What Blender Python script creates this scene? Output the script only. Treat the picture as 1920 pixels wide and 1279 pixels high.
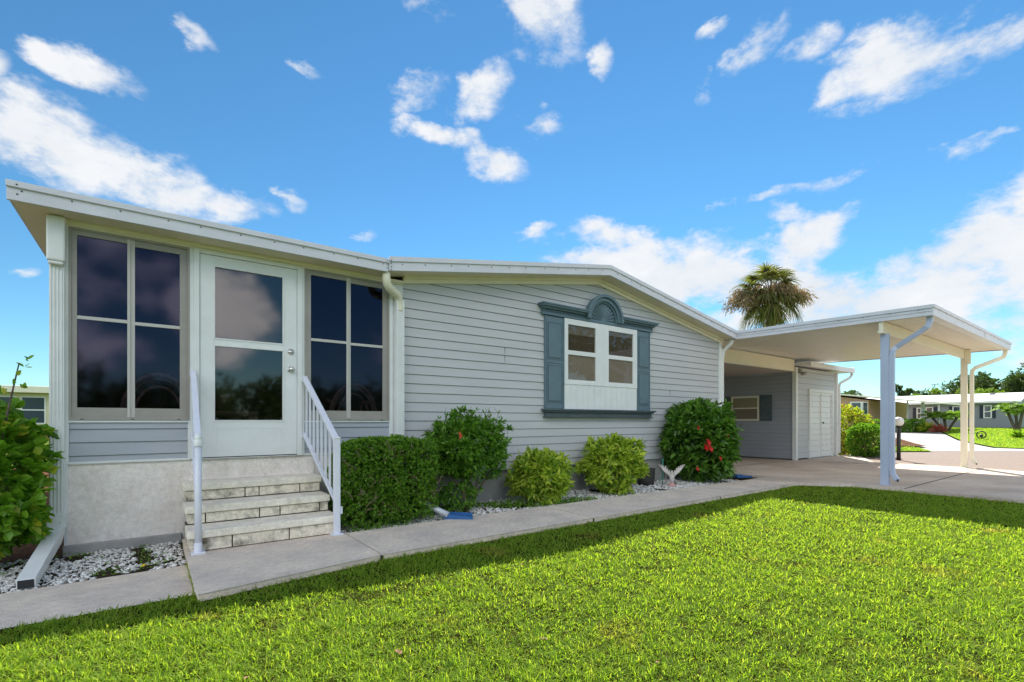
import bpy, math, random
import numpy as np
from mathutils import Vector
R = math.radians
for o in list(bpy.data.objects): bpy.data.objects.remove(o)
scene = bpy.context.scene
col = scene.collection

# ---------------------------------------------------------------- camera, sky, sun, exposure
cam_d = bpy.data.cameras.new('camera'); cam = bpy.data.objects.new('camera', cam_d); col.objects.link(cam)
cam.location = (0, -5.745, 1.096); cam.rotation_euler = (R(90), 0, -R(36.556))
cam_d.lens = 17.1; cam_d.sensor_width = 36; cam_d.shift_y = 0.0784
cam_d.clip_start = .05; cam_d.clip_end = 2000
scene.camera = cam
scene.render.resolution_x, scene.render.resolution_y = 1024, 682
scene.view_settings.view_transform = 'Standard'; scene.view_settings.look = 'None'
scene.view_settings.gamma = 1; scene.view_settings.use_curve_mapping = False
scene.view_settings.exposure = 1.35

SUNV = Vector((.85, .635, 1.0)).normalized()
sun_el = math.asin(SUNV.z); sun_az = math.atan2(SUNV.x, SUNV.y)
sl = bpy.data.lights.new('sun', 'SUN'); sl.energy = 4.4; sl.angle = R(.55); sl.color = (1, .95, .86)
so = bpy.data.objects.new('sun', sl); col.objects.link(so)
so.rotation_euler = (-SUNV).to_track_quat('-Z', 'Y').to_euler(); so.location = (20, 20, 25)

world = bpy.data.worlds.new('World'); scene.world = world; world.use_nodes = True
wt = world.node_tree; wt.nodes.clear(); WN = wt.nodes.new; WL = wt.links.new
def wmath(op, a, b=None, c=None, clamp=False):
    n = WN('ShaderNodeMath'); n.operation = op; n.use_clamp = clamp
    for i, s in enumerate((a, b, c)):
        if s is None: continue
        if isinstance(s, (int, float)): n.inputs[i].default_value = s
        else: WL(s, n.inputs[i])
    return n.outputs[0]
def wdot(v, w):
    n = WN('ShaderNodeVectorMath'); n.operation = 'DOT_PRODUCT'; WL(v, n.inputs[0]); n.inputs[1].default_value = w
    return n.outputs['Value']
sky = WN('ShaderNodeTexSky'); sky.sky_type = 'NISHITA'; sky.sun_disc = False
sky.sun_elevation = sun_el; sky.sun_rotation = sun_az
sky.air_density = 1.0; sky.dust_density = 0.0; sky.ozone_density = 3.0; sky.altitude = 0
tc = WN('ShaderNodeTexCoord')
n1 = WN('ShaderNodeTexNoise'); n1.inputs['Scale'].default_value = 5.0; n1.inputs['Detail'].default_value = 7; n1.inputs['Roughness'].default_value = .58
mp = WN('ShaderNodeMapping'); mp.inputs['Scale'].default_value = (1, 1, 1.7)
WL(tc.outputs['Generated'], mp.inputs['Vector']); WL(mp.outputs[0], n1.inputs['Vector'])
n2 = WN('ShaderNodeTexNoise'); n2.inputs['Scale'].default_value = 10; n2.inputs['Detail'].default_value = 12; n2.inputs['Roughness'].default_value = .62
WL(mp.outputs[0], n2.inputs['Vector'])
# warped direction
vs = WN('ShaderNodeVectorMath'); vs.operation = 'SUBTRACT'; WL(n1.outputs['Color'], vs.inputs[0]); vs.inputs[1].default_value = (.5, .5, .5)
vm = WN('ShaderNodeVectorMath'); vm.operation = 'SCALE'; WL(vs.outputs[0], vm.inputs[0]); vm.inputs['Scale'].default_value = .13
va = WN('ShaderNodeVectorMath'); va.operation = 'ADD'; WL(tc.outputs['Generated'], va.inputs[0]); WL(vm.outputs[0], va.inputs[1])
wdir = va.outputs[0]
# cloud banks: azimuth (deg clockwise from +Y), elevation (deg), half width, half height (deg), roll, weight
CLOUDS = [(-6.8, 22.5, 5.7, 3.1, -2.0, 1.0),
 (1.9, 21.7, 5.7, 2.4, 7.0, 1.0),
 (6.4, 21.0, 4.7, 1.6, 1.0, 0.9),
 (12.5, 23.3, 1.4, 1.0, -10.0, 0.8),
 (-3.4, 28.6, 3.0, 1.1, 6.0, 0.95),
 (3.9, 33.4, 1.4, 0.7, 23.0, 0.6),
 (13.4, 34.4, 1.4, 0.4, 5.0, 0.45),
 (-10.2, 26.5, 1.0, 1.6, 32.0, 0.9),
 (-7.1, 25.6, 2.3, 0.9, -6.0, 0.55),
 (26.0, 39.8, 2.6, 1.0, -7.0, 0.75),
 (39.1, 39.6, 4.5, 2.9, 25.0, 1.0),
 (46.4, 36.6, 0.9, 1.1, -11.0, 0.7),
 (25.7, 33.9, 2.1, 0.8, -14.0, 0.5),
 (33.5, 34.0, 2.3, 1.7, 7.0, 0.6),
 (30.6, 30.1, 4.4, 1.0, 15.0, 0.7),
 (35.2, 28.2, 3.2, 1.7, 4.0, 1.0),
 (40.6, 31.7, 1.8, 1.0, 32.0, 0.55),
 (63.1, 34.8, 2.3, 1.1, -14.0, 0.8),
 (58.6, 36.2, 1.3, 0.4, -13.0, 0.55),
 (68.0, 33.8, 2.0, 1.1, 23.0, 0.6),
 (75.6, 30.4, 4.5, 2.4, -5.0, 1.1),
 (81.2, 30.3, 2.2, 1.4, -8.0, 0.9),
 (71.2, 29.4, 1.6, 1.5, -22.0, 0.85),
 (58.1, 32.5, 0.8, 1.1, 28.0, 0.5),
 (66.2, 22.5, 4.5, 0.6, -3.0, 0.8),
 (73.3, 27.2, 2.1, 0.5, 2.0, 0.5),
 (51.3, 19.4, 10.0, 1.8, 9.0, 0.85),
 (39.4, 21.4, 1.9, 0.5, -8.0, 0.6),
 (53.6, 15.8, 13.2, 2.6, 10.0, 1.45),
 (66.2, 13.1, 15.4, 2.7, 10.0, 1.55),
 (79.2, 13.8, 6.2, 2.8, -6.0, 1.2),
 (85.0, 14.3, 4.1, 3.2, 8.0, 1.2),
 (64.8, 20.6, 2.4, 1.0, 11.0, 0.7),
 (69.2, 18.6, 2.0, 1.5, 22.0, 0.7),
 (67.2, 17.5, 2.7, 1.5, 10.0, 0.9),
 (74.8, 11.2, 9.9, 1.9, 3.0, 1.45),
 (63.3, 10.5, 9.9, 1.6, 5.0, 0.7),
 (79.5, 21.7, 1.6, 0.4, 9.0, 0.5),
 (-8.1, 12.6, 0.6, 0.4, -12.0, 0.5),
 (20.1, 20.7, 1.4, 0.5, -15.0, 0.4),
 (71.2, 3.4, 2.6, 1.3, 2.0, 0.8),
 (82.4, 6.5, 2.1, 1.3, 7.0, 0.6),
 (218.0, 34.0, 28.0, 11.0, 5.0, 1.6), (135.0, 34.0, 22.0, 10.0, 5.0, 1.5), (170.0, 46.0, 28.0, 12.0, 0.0, 1.5), (250.0, 40.0, 26.0, 12.0, 0.0, 1.5), (173.8, 10.5, 4.4, 3.4, -20.0, 1.2), (187.0, 7.0, 7.0, 2.0, 0.0, 0.8),  # broad high banks out of view, added to fill the shaded facade
 (148.0, 9.0, 12.0, 3.0, 5.0, 0.9),
 (200.0, 14.0, 18.0, 6.0, 0.0, 1.0),
 (215.0, 30.0, 14.0, 8.0, 20.0, 0.9),
 (120.0, 25.0, 18.0, 8.0, 0.0, 1.25),
 (95.0, 12.0, 22.0, 6.0, 0.0, 1.35),
 (250.0, 15.0, 25.0, 7.0, 0.0, 1.0),
 (290.0, 25.0, 20.0, 9.0, 10.0, 1.0),
 (325.0, 14.0, 14.0, 5.0, 0.0, 0.9),
 (185.0, 50.0, 20.0, 10.0, 0.0, 0.8)]
acc = None
for az, el, rw, rh, roll, wgt in CLOUDS:
    a, e = R(az), R(el)
    c = Vector((math.sin(a)*math.cos(e), math.cos(a)*math.cos(e), math.sin(e)))
    t = Vector((math.cos(a), -math.sin(a), 0)); u = t.cross(c)
    ct, s_ = math.cos(R(roll)), math.sin(R(roll))
    t2 = t*ct - u*s_; u2 = u*ct + t*s_
    A = t2 / math.sin(R(rw*1.12)); B = u2 / math.sin(R(rh*1.3))
    da = wdot(wdir, A); db = wdot(wdir, B)
    r2 = wmath('ADD', wmath('MULTIPLY', da, da), wmath('MULTIPLY', db, db))
    f = wmath('MULTIPLY', wmath('SUBTRACT', 1.0, r2), wgt)
    if wgt < 0: continue
    acc = f if acc is None else wmath('MAXIMUM', acc, f)
acc = wmath('MAXIMUM', acc, -1.3)
nz = wmath('MULTIPLY', wmath('SUBTRACT', n2.outputs['Fac'], .5), 3.9)
nz1 = wmath('MULTIPLY', wmath('SUBTRACT', n1.outputs['Fac'], .5), 1.2)
dens = wmath('ADD', acc, wmath('ADD', nz, nz1))
mr = WN('ShaderNodeMapRange'); mr.interpolation_type = 'SMOOTHSTEP'
mr.inputs['From Min'].default_value = -.12; mr.inputs['From Max'].default_value = 1.15; WL(dens, mr.inputs['Value'])
cl_col = WN('ShaderNodeMix'); cl_col.data_type = 'RGBA'
cl_col.inputs['A'].default_value = (3.5, 3.75, 4.05, 1); cl_col.inputs['B'].default_value = (4.35, 4.4, 4.5, 1)
mr2 = WN('ShaderNodeMapRange'); mr2.inputs['From Min'].default_value = .35; mr2.inputs['From Max'].default_value = .65
WL(wmath('ADD', wmath('MULTIPLY', n1.outputs['Fac'], .5), wmath('MULTIPLY', n2.outputs['Fac'], .5)), mr2.inputs['Value']); WL(mr2.outputs[0], cl_col.inputs['Factor'])
hs = WN('ShaderNodeHueSaturation'); hs.inputs['Saturation'].default_value = 1.08; hs.inputs['Value'].default_value = .69
tint = WN('ShaderNodeMix'); tint.data_type = 'RGBA'; tint.blend_type = 'MULTIPLY'; tint.inputs['Factor'].default_value = 1; tint.inputs['B'].default_value = (.70, .96, 1.0, 1)
WL(sky.outputs[0], tint.inputs['A']); WL(tint.outputs['Result'], hs.inputs['Color'])
mx = WN('ShaderNodeMix'); mx.data_type = 'RGBA'; WL(wmath('MULTIPLY', mr.outputs[0], .97), mx.inputs['Factor'])
# clouds opposite the sun shine brighter from front light, boosted to fill the shaded facade
fl = wmath('MULTIPLY_ADD', wmath('MAXIMUM', wdot(tc.outputs['Generated'], Vector((-SUNV.x, -SUNV.y, .1)).normalized()), 0.0), 2.5, 1.0)
cs = WN('ShaderNodeVectorMath'); cs.operation = 'SCALE'; WL(cl_col.outputs['Result'], cs.inputs[0]); WL(fl, cs.inputs['Scale'])
WL(hs.outputs[0], mx.inputs['A']); WL(cs.outputs[0], mx.inputs['B'])
bg = WN('ShaderNodeBackground'); bg.inputs['Strength'].default_value = .085
WL(mx.outputs['Result'], bg.inputs['Color'])
wo = WN('ShaderNodeOutputWorld'); WL(bg.outputs[0], wo.inputs['Surface'])

# ---------------------------------------------------------------- materials
def pmat(name, c, rough=.6, var=0, scale=8, bump=0, bscale=60, c2=None, spec=.5, metal=0, lo=.35, hi=.65, stretch=(1,1,1), speck=0):
    m = bpy.data.materials.new(name); m.use_nodes = True; t = m.node_tree; N = t.nodes; L = t.links
    b = N['Principled BSDF']; b.inputs['Roughness'].default_value = rough; b.inputs['Metallic'].default_value = metal
    b.inputs['Specular IOR Level'].default_value = spec
    b.inputs['Base Color'].default_value = (*c, 1)
    g = N.new('ShaderNodeNewGeometry')
    mpn = N.new('ShaderNodeMapping'); mpn.inputs['Scale'].default_value = stretch
    L.new(g.outputs['Position'], mpn.inputs['Vector'])
    if var or c2:
        n = N.new('ShaderNodeTexNoise'); n.inputs['Scale'].default_value = scale; n.inputs['Detail'].default_value = 6; n.inputs['Roughness'].default_value = .65
        L.new(mpn.outputs[0], n.inputs['Vector'])
        r = N.new('ShaderNodeMapRange'); r.inputs['From Min'].default_value = lo; r.inputs['From Max'].default_value = hi
        L.new(n.outputs['Fac'], r.inputs['Value'])
        x = N.new('ShaderNodeMix'); x.data_type = 'RGBA'; x.inputs['A'].default_value = (*c, 1)
        x.inputs['B'].default_value = (*(c2 if c2 else [q*(1-var) for q in c]), 1)
        L.new(r.outputs[0], x.inputs['Factor']); L.new(x.outputs['Result'], b.inputs['Base Color'])
        if speck:
            n = N.new('ShaderNodeTexNoise'); n.inputs['Scale'].default_value = 130; n.inputs['Detail'].default_value = 3; L.new(g.outputs['Position'], n.inputs['Vector'])
            n3 = N.new('ShaderNodeTexNoise'); n3.inputs['Scale'].default_value = 21; n3.inputs['Detail'].default_value = 8; n3.inputs['Roughness'].default_value = .7; L.new(g.outputs['Position'], n3.inputs['Vector'])
            a_ = N.new('ShaderNodeMath'); a_.operation = 'ADD'; L.new(n.outputs['Fac'], a_.inputs[0]); L.new(n3.outputs['Fac'], a_.inputs[1])
            r2 = N.new('ShaderNodeMapRange'); r2.inputs['From Min'].default_value = .72; r2.inputs['From Max'].default_value = 1.2; r2.inputs['To Min'].default_value = 1-speck; r2.inputs['To Max'].default_value = 1+speck*.5; L.new(a_.outputs[0], r2.inputs['Value'])
            vsn = N.new('ShaderNodeVectorMath'); vsn.operation = 'SCALE'; L.new(x.outputs['Result'], vsn.inputs[0]); L.new(r2.outputs[0], vsn.inputs['Scale']); L.new(vsn.outputs[0], b.inputs['Base Color'])
    if bump:
        n = N.new('ShaderNodeTexNoise'); n.inputs['Scale'].default_value = bscale; n.inputs['Detail'].default_value = 5
        L.new(mpn.outputs[0], n.inputs['Vector'])
        bp = N.new('ShaderNodeBump'); bp.inputs['Strength'].default_value = bump; bp.inputs['Distance'].default_value = .01
        L.new(n.outputs['Fac'], bp.inputs['Height']); L.new(bp.outputs[0], b.inputs['Normal'])
    return m
def leafmat(name, cols, trans=.35, rough=.45, tcol=None, spec=.4, patch=None):
    m = bpy.data.materials.new(name); m.use_nodes = True; t = m.node_tree; N = t.nodes; L = t.links; N.clear()
    g = N.new('ShaderNodeNewGeometry'); cr = N.new('ShaderNodeValToRGB')
    L.new(g.outputs['Random Per Island'], cr.inputs['Fac'])
    e = cr.color_ramp.elements
    while len(e) < len(cols): e.new(.5)
    for i, cc in enumerate(cols): e[i].position = i/(len(cols)-1); e[i].color = (*cc, 1)
    c_out = cr.outputs['Color']
    if patch:
        n = N.new('ShaderNodeTexNoise'); n.inputs['Scale'].default_value = patch[1]; n.inputs['Detail'].default_value = 5; n.inputs['Roughness'].default_value = .6
        L.new(g.outputs['Position'], n.inputs['Vector'])
        r = N.new('ShaderNodeMapRange'); r.inputs['From Min'].default_value = patch[2]; r.inputs['From Max'].default_value = patch[3]
        L.new(n.outputs['Fac'], r.inputs['Value'])
        x = N.new('ShaderNodeMix'); x.data_type = 'RGBA'; x.inputs['B'].default_value = (*patch[0], 1)
        L.new(c_out, x.inputs['A']); L.new(r.outputs[0], x.inputs['Factor']); c_out = x.outputs['Result']
    b = N.new('ShaderNodeBsdfPrincipled'); b.inputs['Roughness'].default_value = rough; b.inputs['Specular IOR Level'].default_value = spec
    L.new(c_out, b.inputs['Base Color'])
    tr = N.new('ShaderNodeBsdfTranslucent')
    tm = N.new('ShaderNodeMix'); tm.data_type = 'RGBA'; tm.blend_type = 'MULTIPLY'; tm.inputs['Factor'].default_value = 1
    tm.inputs['B'].default_value = (*(tcol or (1.6, 1.9, .7)), 1); L.new(c_out, tm.inputs['A']); L.new(tm.outputs['Result'], tr.inputs['Color'])
    mx = N.new('ShaderNodeMixShader'); mx.inputs['Fac'].default_value = trans
    L.new(b.outputs[0], mx.inputs[1]); L.new(tr.outputs[0], mx.inputs[2])
    o = N.new('ShaderNodeOutputMaterial'); L.new(mx.outputs[0], o.inputs['Surface'])
    return m
def glassmat(name, tint, ior=1.5, rough=.01, gcol=(.95,.93,1)):
    m = bpy.data.materials.new(name); m.use_nodes = True; t = m.node_tree; N = t.nodes; L = t.links; N.clear()
    tr = N.new('ShaderNodeBsdfTransparent'); tr.inputs['Color'].default_value = (*tint, 1)
    gl = N.new('ShaderNodeBsdfGlossy'); gl.inputs['Roughness'].default_value = rough; gl.inputs['Color'].default_value = (*gcol, 1)
    fr = N.new('ShaderNodeFresnel'); fr.inputs['IOR'].default_value = ior
    tcx = N.new('ShaderNodeNewGeometry'); nn = N.new('ShaderNodeTexNoise'); nn.inputs['Scale'].default_value = 1.3
    L.new(tcx.outputs['Position'], nn.inputs['Vector'])
    bp = N.new('ShaderNodeBump'); bp.inputs['Strength'].default_value = .12; bp.inputs['Distance'].default_value = .01
    L.new(nn.outputs['Fac'], bp.inputs['Height']); L.new(bp.outputs[0], gl.inputs['Normal'])
    bk = N.new('ShaderNodeMath'); bk.operation = 'MULTIPLY'; nb = N.new('ShaderNodeMath'); nb.operation = 'SUBTRACT'; nb.inputs[0].default_value = 1
    L.new(tcx.outputs['Backfacing'], nb.inputs[1]); L.new(fr.outputs[0], bk.inputs[0]); L.new(nb.outputs[0], bk.inputs[1])
    mx = N.new('ShaderNodeMixShader'); L.new(bk.outputs[0], mx.inputs['Fac']); L.new(tr.outputs[0], mx.inputs[1]); L.new(gl.outputs[0], mx.inputs[2])
    o = N.new('ShaderNodeOutputMaterial'); L.new(mx.outputs[0], o.inputs['Surface'])
    return m
M = {}
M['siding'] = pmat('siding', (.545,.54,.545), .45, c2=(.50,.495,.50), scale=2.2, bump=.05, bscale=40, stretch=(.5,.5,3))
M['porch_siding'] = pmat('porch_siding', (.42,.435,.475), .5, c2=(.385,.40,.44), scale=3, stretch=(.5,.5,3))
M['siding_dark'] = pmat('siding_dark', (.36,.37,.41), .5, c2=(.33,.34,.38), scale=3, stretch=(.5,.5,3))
M['lap_shade_seam'] = pmat('siding_shade_seam', (.25,.245,.255), .8)  # shade painted under the siding laps; vertical butt seams share it
M['white'] = pmat('white_paint', (.80,.80,.79), .4, c2=(.74,.74,.72), scale=5)
M['fascia'] = pmat('fascia_white', (.70,.69,.735), .4, c2=(.63,.62,.66), scale=4, stretch=(1,1,2))
M['cream'] = pmat('cream_trim', (.84,.78,.62), .5, c2=(.79,.73,.57), scale=4)
M['pan'] = pmat('pan_ceiling', (.86,.82,.73), .45, c2=(.82,.77,.68), scale=4)
M['soffit'] = pmat('soffit', (.76,.69,.52), .5, c2=(.70,.63,.46), scale=3)
M['roofwhite'] = pmat('roof_white', (.80,.80,.80), .5, c2=(.72,.72,.71), scale=2)
M['taupe'] = pmat('taupe_frame', (.37,.335,.30), .45, c2=(.32,.29,.26), scale=4)
M['taupe_light'] = pmat('taupe_light', (.54,.51,.47), .45)
M['screw'] = pmat('screw', (.07,.06,.06), .5)
M['dark'] = pmat('dark', (.015,.015,.017), .6)
M['stucco'] = pmat('stucco', (.88,.80,.745), .85, speck=.22, c2=(.68,.58,.51), scale=4.5, bump=.8, bscale=28, lo=.44, hi=.80)
M['found'] = pmat('foundation', (.42,.40,.38), .9, c2=(.30,.28,.27), scale=4, bump=.3, bscale=40)
M['tread'] = pmat('tread_concrete', (.90,.82,.70), .85, speck=.25, c2=(.74,.66,.55), scale=7, bump=.2, bscale=90)
M['block'] = pmat('step_block', (.80,.71,.58), .9, speck=.35, c2=(.16,.135,.10), scale=6, bump=.5, bscale=70, lo=.48, hi=.70)
M['concrete'] = pmat('path_concrete', (.80,.67,.54), .85, spec=.15, speck=.30, c2=(.62,.52,.44), scale=2.6, bump=.25, bscale=150)
M['drivec'] = pmat('drive_concrete', (.68,.575,.48), .85, spec=.15, speck=.25, c2=(.50,.40,.32), scale=.9, bump=.15, bscale=120)
M['road'] = pmat('road_surface', (.26,.205,.17), .9, spec=.15, speck=.3, c2=(.21,.165,.14), scale=14, bump=.3, bscale=90)
M['ndrive'] = pmat('neighbour_drive', (.38,.345,.31), .9, speck=.15, c2=(.33,.30,.27), scale=1.5)
M['teal'] = pmat('slate_blue_paint', (.105,.165,.20), .5, c2=(.125,.19,.225), scale=6)
M['teal_dark'] = pmat('slate_blue_dark', (.065,.095,.115), .55, c2=(.10,.12,.13), scale=9)
M['metal'] = pmat('nickel', (.62,.60,.57), .28, metal=1)
M['alu'] = pmat('aluminium_pipe', (.55,.56,.60), .4, c2=(.44,.45,.48), scale=9, metal=.3)
M['rail'] = pmat('rail_paint', (.74,.74,.82), .35, c2=(.68,.68,.76), scale=9)
M['post'] = pmat('post_paint', (.47,.52,.66), .35, c2=(.43,.48,.62), scale=4)
M['soil'] = pmat('soil', (.07,.05,.035), 1, spec=.05, c2=(.035,.026,.018), scale=14, bump=1, bscale=60)
M['mulch'] = pmat('mulch', (.16,.07,.035), 1, spec=.05, c2=(.05,.028,.018), scale=40, bump=1, bscale=90)
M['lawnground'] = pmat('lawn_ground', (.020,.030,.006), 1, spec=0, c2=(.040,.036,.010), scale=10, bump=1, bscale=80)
M['farlawn'] = pmat('far_lawn', (.15,.26,.028), 1, spec=0, c2=(.20,.29,.035), scale=2.5, bump=.8, bscale=50)
M['ground'] = pmat('ground', (.07,.12,.02), 1, spec=0, c2=(.10,.13,.03), scale=.6, bump=.8, bscale=20)
M['bark'] = pmat('bark', (.13,.10,.075), .9, c2=(.07,.055,.04), scale=15, bump=.8, bscale=40)
M['twig'] = pmat('twig', (.20,.145,.09), .85)
M['blue'] = pmat('blue_plastic', (.025,.11,.30), .4)
M['green_plastic'] = pmat('green_stake', (.05,.28,.22), .45)
M['statue'] = pmat('statue', (.68,.62,.58), .6, c2=(.5,.42,.38), scale=25)
M['statue_base'] = pmat('statue_base', (.55,.30,.27), .7)
M['potm'] = pmat('dark_pot', (.05,.045,.04), .8, bump=.5)
M['globe'] = pmat('globe', (.82,.81,.78), .3)
M['black'] = pmat('black_metal', (.02,.02,.02), .45)
M['peach'] = pmat('peach_siding', (.50,.30,.19), .6)
M['greywall'] = pmat('grey_wall', (.25,.265,.29), .6, stretch=(1,1,6), c2=(.22,.235,.26), scale=3)
M['navy'] = pmat('navy_shutter', (.012,.02,.04), .5)
M['creamwall'] = pmat('cream_wall', (.70,.62,.42), .6)
M['blind'] = pmat('blind', (.44,.37,.31), .6)
M['blindtop'] = pmat('blind_top', (.12,.085,.055), .6)
M['rattan'] = pmat('rattan', (.80,.62,.40), .5, c2=(.42,.30,.18), scale=30)
M['cushion'] = pmat('cushion', (.60,.50,.36), .8)
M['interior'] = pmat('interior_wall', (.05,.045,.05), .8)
M['ceil2'] = pmat('rear_ceiling', (.42,.38,.33), .8)
M['mortar'] = pmat('mortar', (.06,.055,.045), .95)
M['glass'] = glassmat('tinted_glass', (.50,.47,.55), 1.60, .05, (.62,.58,.84))
M['glass_door'] = glassmat('door_glass', (.46,.43,.44), 2.0, .04, (.95,.88,.86))
M['glass_win'] = glassmat('window_glass', (.84,.83,.80), 1.65)
M['glass_far'] = pmat('far_glass', (.05,.07,.09), .08, spec=.8)
M['pebble'] = leafmat('pebble', [(.80,.77,.72),(.25,.22,.19),(.86,.84,.79),(.62,.57,.51),(.82,.80,.76),(.85,.82,.78)], trans=0, rough=.7)
M['grass'] = leafmat('grass_blade', [(.10,.19,.018),(.18,.29,.028),(.25,.36,.045),(.13,.235,.022),(.33,.38,.075)], trans=.52, rough=.7, tcol=(2.0,1.9,.75), spec=.12, patch=((.34,.25,.075), 1.6, .60, .82))
M['box'] = leafmat('boxwood_leaf', [(.06,.125,.017),(.125,.24,.025),(.21,.36,.035),(.085,.18,.02)], .4)
M['ixora'] = leafmat('ixora_leaf', [(.055,.125,.02),(.11,.23,.026),(.18,.33,.035),(.07,.155,.02)], .38, rough=.35)
M['varieg'] = leafmat('variegated_leaf', [(.08,.17,.02),(.32,.42,.04),(.58,.60,.09),(.15,.26,.025),(.45,.52,.06)], .35, rough=.35)
M['hibleaf'] = leafmat('hibiscus_leaf', [(.045,.10,.02),(.085,.18,.025),(.14,.27,.035),(.065,.14,.02)], .35, rough=.3)
M['hibbright'] = leafmat('bright_hibiscus_leaf', [(.08,.18,.018),(.16,.31,.025),(.22,.38,.035),(.11,.23,.018),(.19,.34,.025),(.13,.27,.025),(.50,.44,.05)], .4, rough=.35)
M['yellowleaf'] = leafmat('croton_leaf', [(.10,.20,.02),(.38,.38,.03),(.25,.30,.03),(.45,.42,.04),(.30,.12,.05)], .4)
M['tree'] = leafmat('tree_leaf', [(.030,.055,.014),(.055,.085,.020),(.085,.115,.03),(.035,.06,.016)], .3)
M['treebright'] = leafmat('bright_tree_leaf', [(.12,.18,.03),(.20,.26,.05),(.09,.14,.02)], .4)
M['palm'] = leafmat('palm_leaf', [(.06,.07,.020),(.11,.12,.03),(.17,.15,.05),(.06,.075,.03),(.16,.11,.06)], .35, rough=.75, spec=.1)
M['palmbright'] = leafmat('bright_palm_leaf', [(.12,.20,.02),(.22,.32,.03),(.15,.24,.02)], .4)
M['palmdead'] = leafmat('palm_panicle', [(.19,.13,.065),(.28,.20,.10),(.34,.27,.14),(.15,.11,.06)], .3, tcol=(1.3,1.1,.9))
M['red'] = leafmat('red_petal', [(.65,.02,.02),(.80,.05,.05)], .3, tcol=(1.2,.4,.4))
M['orange'] = leafmat('orange_petal', [(.60,.10,.03),(.70,.16,.05)], .3, tcol=(1.2,.5,.4))
M['bromred'] = leafmat('red_bromeliad_leaf', [(.25,.05,.04),(.35,.09,.06)], .3)
M['yellow'] = pmat('yellow_leaf', (.65,.48,.03), .6)

# ---------------------------------------------------------------- mesh helpers
def origin(o):
    v = Vector((0,0,0))
    while o: v += Vector(o.location); o = o.parent
    return v
def link(name, me, mats, parent):
    o = bpy.data.objects.new(name, me); col.objects.link(o)
    for m in (mats if isinstance(mats, (list, tuple)) else [mats]): me.materials.append(m)
    if parent: o.parent = parent
    return o
class MB:
    def __init__(s): s.v = []; s.f = []; s.mi = []; s.sm = []
    def add(s, vs, fs, m=0, sm=False):
        b = len(s.v); s.v += [tuple(p) for p in vs]
        for f in fs: s.f.append([b+i for i in f]); s.mi.append(m); s.sm.append(sm)
        return s
    def box(s, x0, x1, y0, y1, z0, z1, m=0):
        return s.add([(x0,y0,z0),(x1,y0,z0),(x1,y1,z0),(x0,y1,z0),(x0,y0,z1),(x1,y0,z1),(x1,y1,z1),(x0,y1,z1)],
              [(3,2,1,0),(4,5,6,7),(0,1,5,4),(1,2,6,5),(2,3,7,6),(3,0,4,7)], m)
    def prism(s, pts, axis, a0, a1, m=0, sm=False):
        def P(u, v, a): return {'x':(a,u,v),'y':(u,a,v),'z':(u,v,a)}[axis]
        n = len(pts); vs = [P(u,v,a0) for u,v in pts] + [P(u,v,a1) for u,v in pts]
        fs = [tuple(range(n)), tuple(range(2*n-1, n-1, -1))]
        s.add(vs, fs, m)
        b = len(s.v)-2*n
        for i in range(n):
            j = (i+1) % n; s.f.append([b+i, b+j, b+n+j, b+n+i]); s.mi.append(m); s.sm.append(sm)
        return s
    def tube(s, path, r, seg=8, m=0, rect=None, up=(0,0,1), caps=True):
        path = [Vector(p) for p in path]; n = len(path)
        rr = r if isinstance(r, (list, tuple)) else [r]*n
        vs = []; prev = None
        for i, p in enumerate(path):
            d = (path[min(i+1,n-1)] - path[max(i-1,0)]).normalized()
            ref = Vector(up) if abs(d.dot(Vector(up))) < .95 else Vector((0,1,0)) if abs(d.y) < .9 else Vector((1,0,0))
            if prev is not None and rect is None: ref = prev
            a = d.cross(ref).normalized(); b = a.cross(d).normalized(); prev = b
            if rect:
                w, h = rect[0]/2, rect[1]/2; k = 1.0
                if 0 < i < n-1:
                    d1 = (path[i]-path[i-1]).normalized(); k = 1/max(.5, d1.dot(d))
                for su, sv in ((-1,-1),(1,-1),(1,1),(-1,1)): vs.append(p + a*w*su + b*h*sv*k)
            else:
                for q in range(seg):
                    t = 2*math.pi*q/seg; vs.append(p + (a*math.cos(t)+b*math.sin(t))*rr[i])
        sg = 4 if rect else seg
        fs = []
        for i in range(n-1):
            for q in range(sg):
                q2 = (q+1) % sg; fs.append((i*sg+q, i*sg+q2, (i+1)*sg+q2, (i+1)*sg+q))
        s.add(vs, fs, m, not rect)
        if caps:
            b = len(s.v)-len(vs)
            s.f.append([b+q for q in range(sg)][::-1]); s.mi.append(m); s.sm.append(False)
            s.f.append([b+(n-1)*sg+q for q in range(sg)]); s.mi.append(m); s.sm.append(False)
        return s
    def lathe(s, c, prof, seg=16, m=0, axis='z'):
        vs = []
        for r, h in prof:
            for q in range(seg):
                t = 2*math.pi*q/seg; a, b = r*math.cos(t), r*math.sin(t)
                vs.append((c[0]+a, c[1]+b, c[2]+h) if axis == 'z' else (c[0]+a, c[1]+h, c[2]+b))
        fs = []
        for i in range(len(prof)-1):
            for q in range(seg):
                q2 = (q+1) % seg; fs.append((i*seg+q, i*seg+q2, (i+1)*seg+q2, (i+1)*seg+q))
        return s.add(vs, fs, m, True)
    def build(s, name, mats, parent=None, bevel=0):
        og = origin(parent) if parent else Vector((0,0,0))
        me = bpy.data.meshes.new(name)
        me.from_pydata([(p[0]-og.x, p[1]-og.y, p[2]-og.z) for p in s.v], [], s.f)
        me.polygons.foreach_set('material_index', s.mi); me.polygons.foreach_set('use_smooth', s.sm)
        me.update()
        o = link(name, me, mats, parent)
        if bevel:
            b = o.modifiers.new('bevel', 'BEVEL'); b.width = bevel; b.segments = 2; b.limit_method = 'ANGLE'; b.angle_limit = R(40)
        return o
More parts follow.
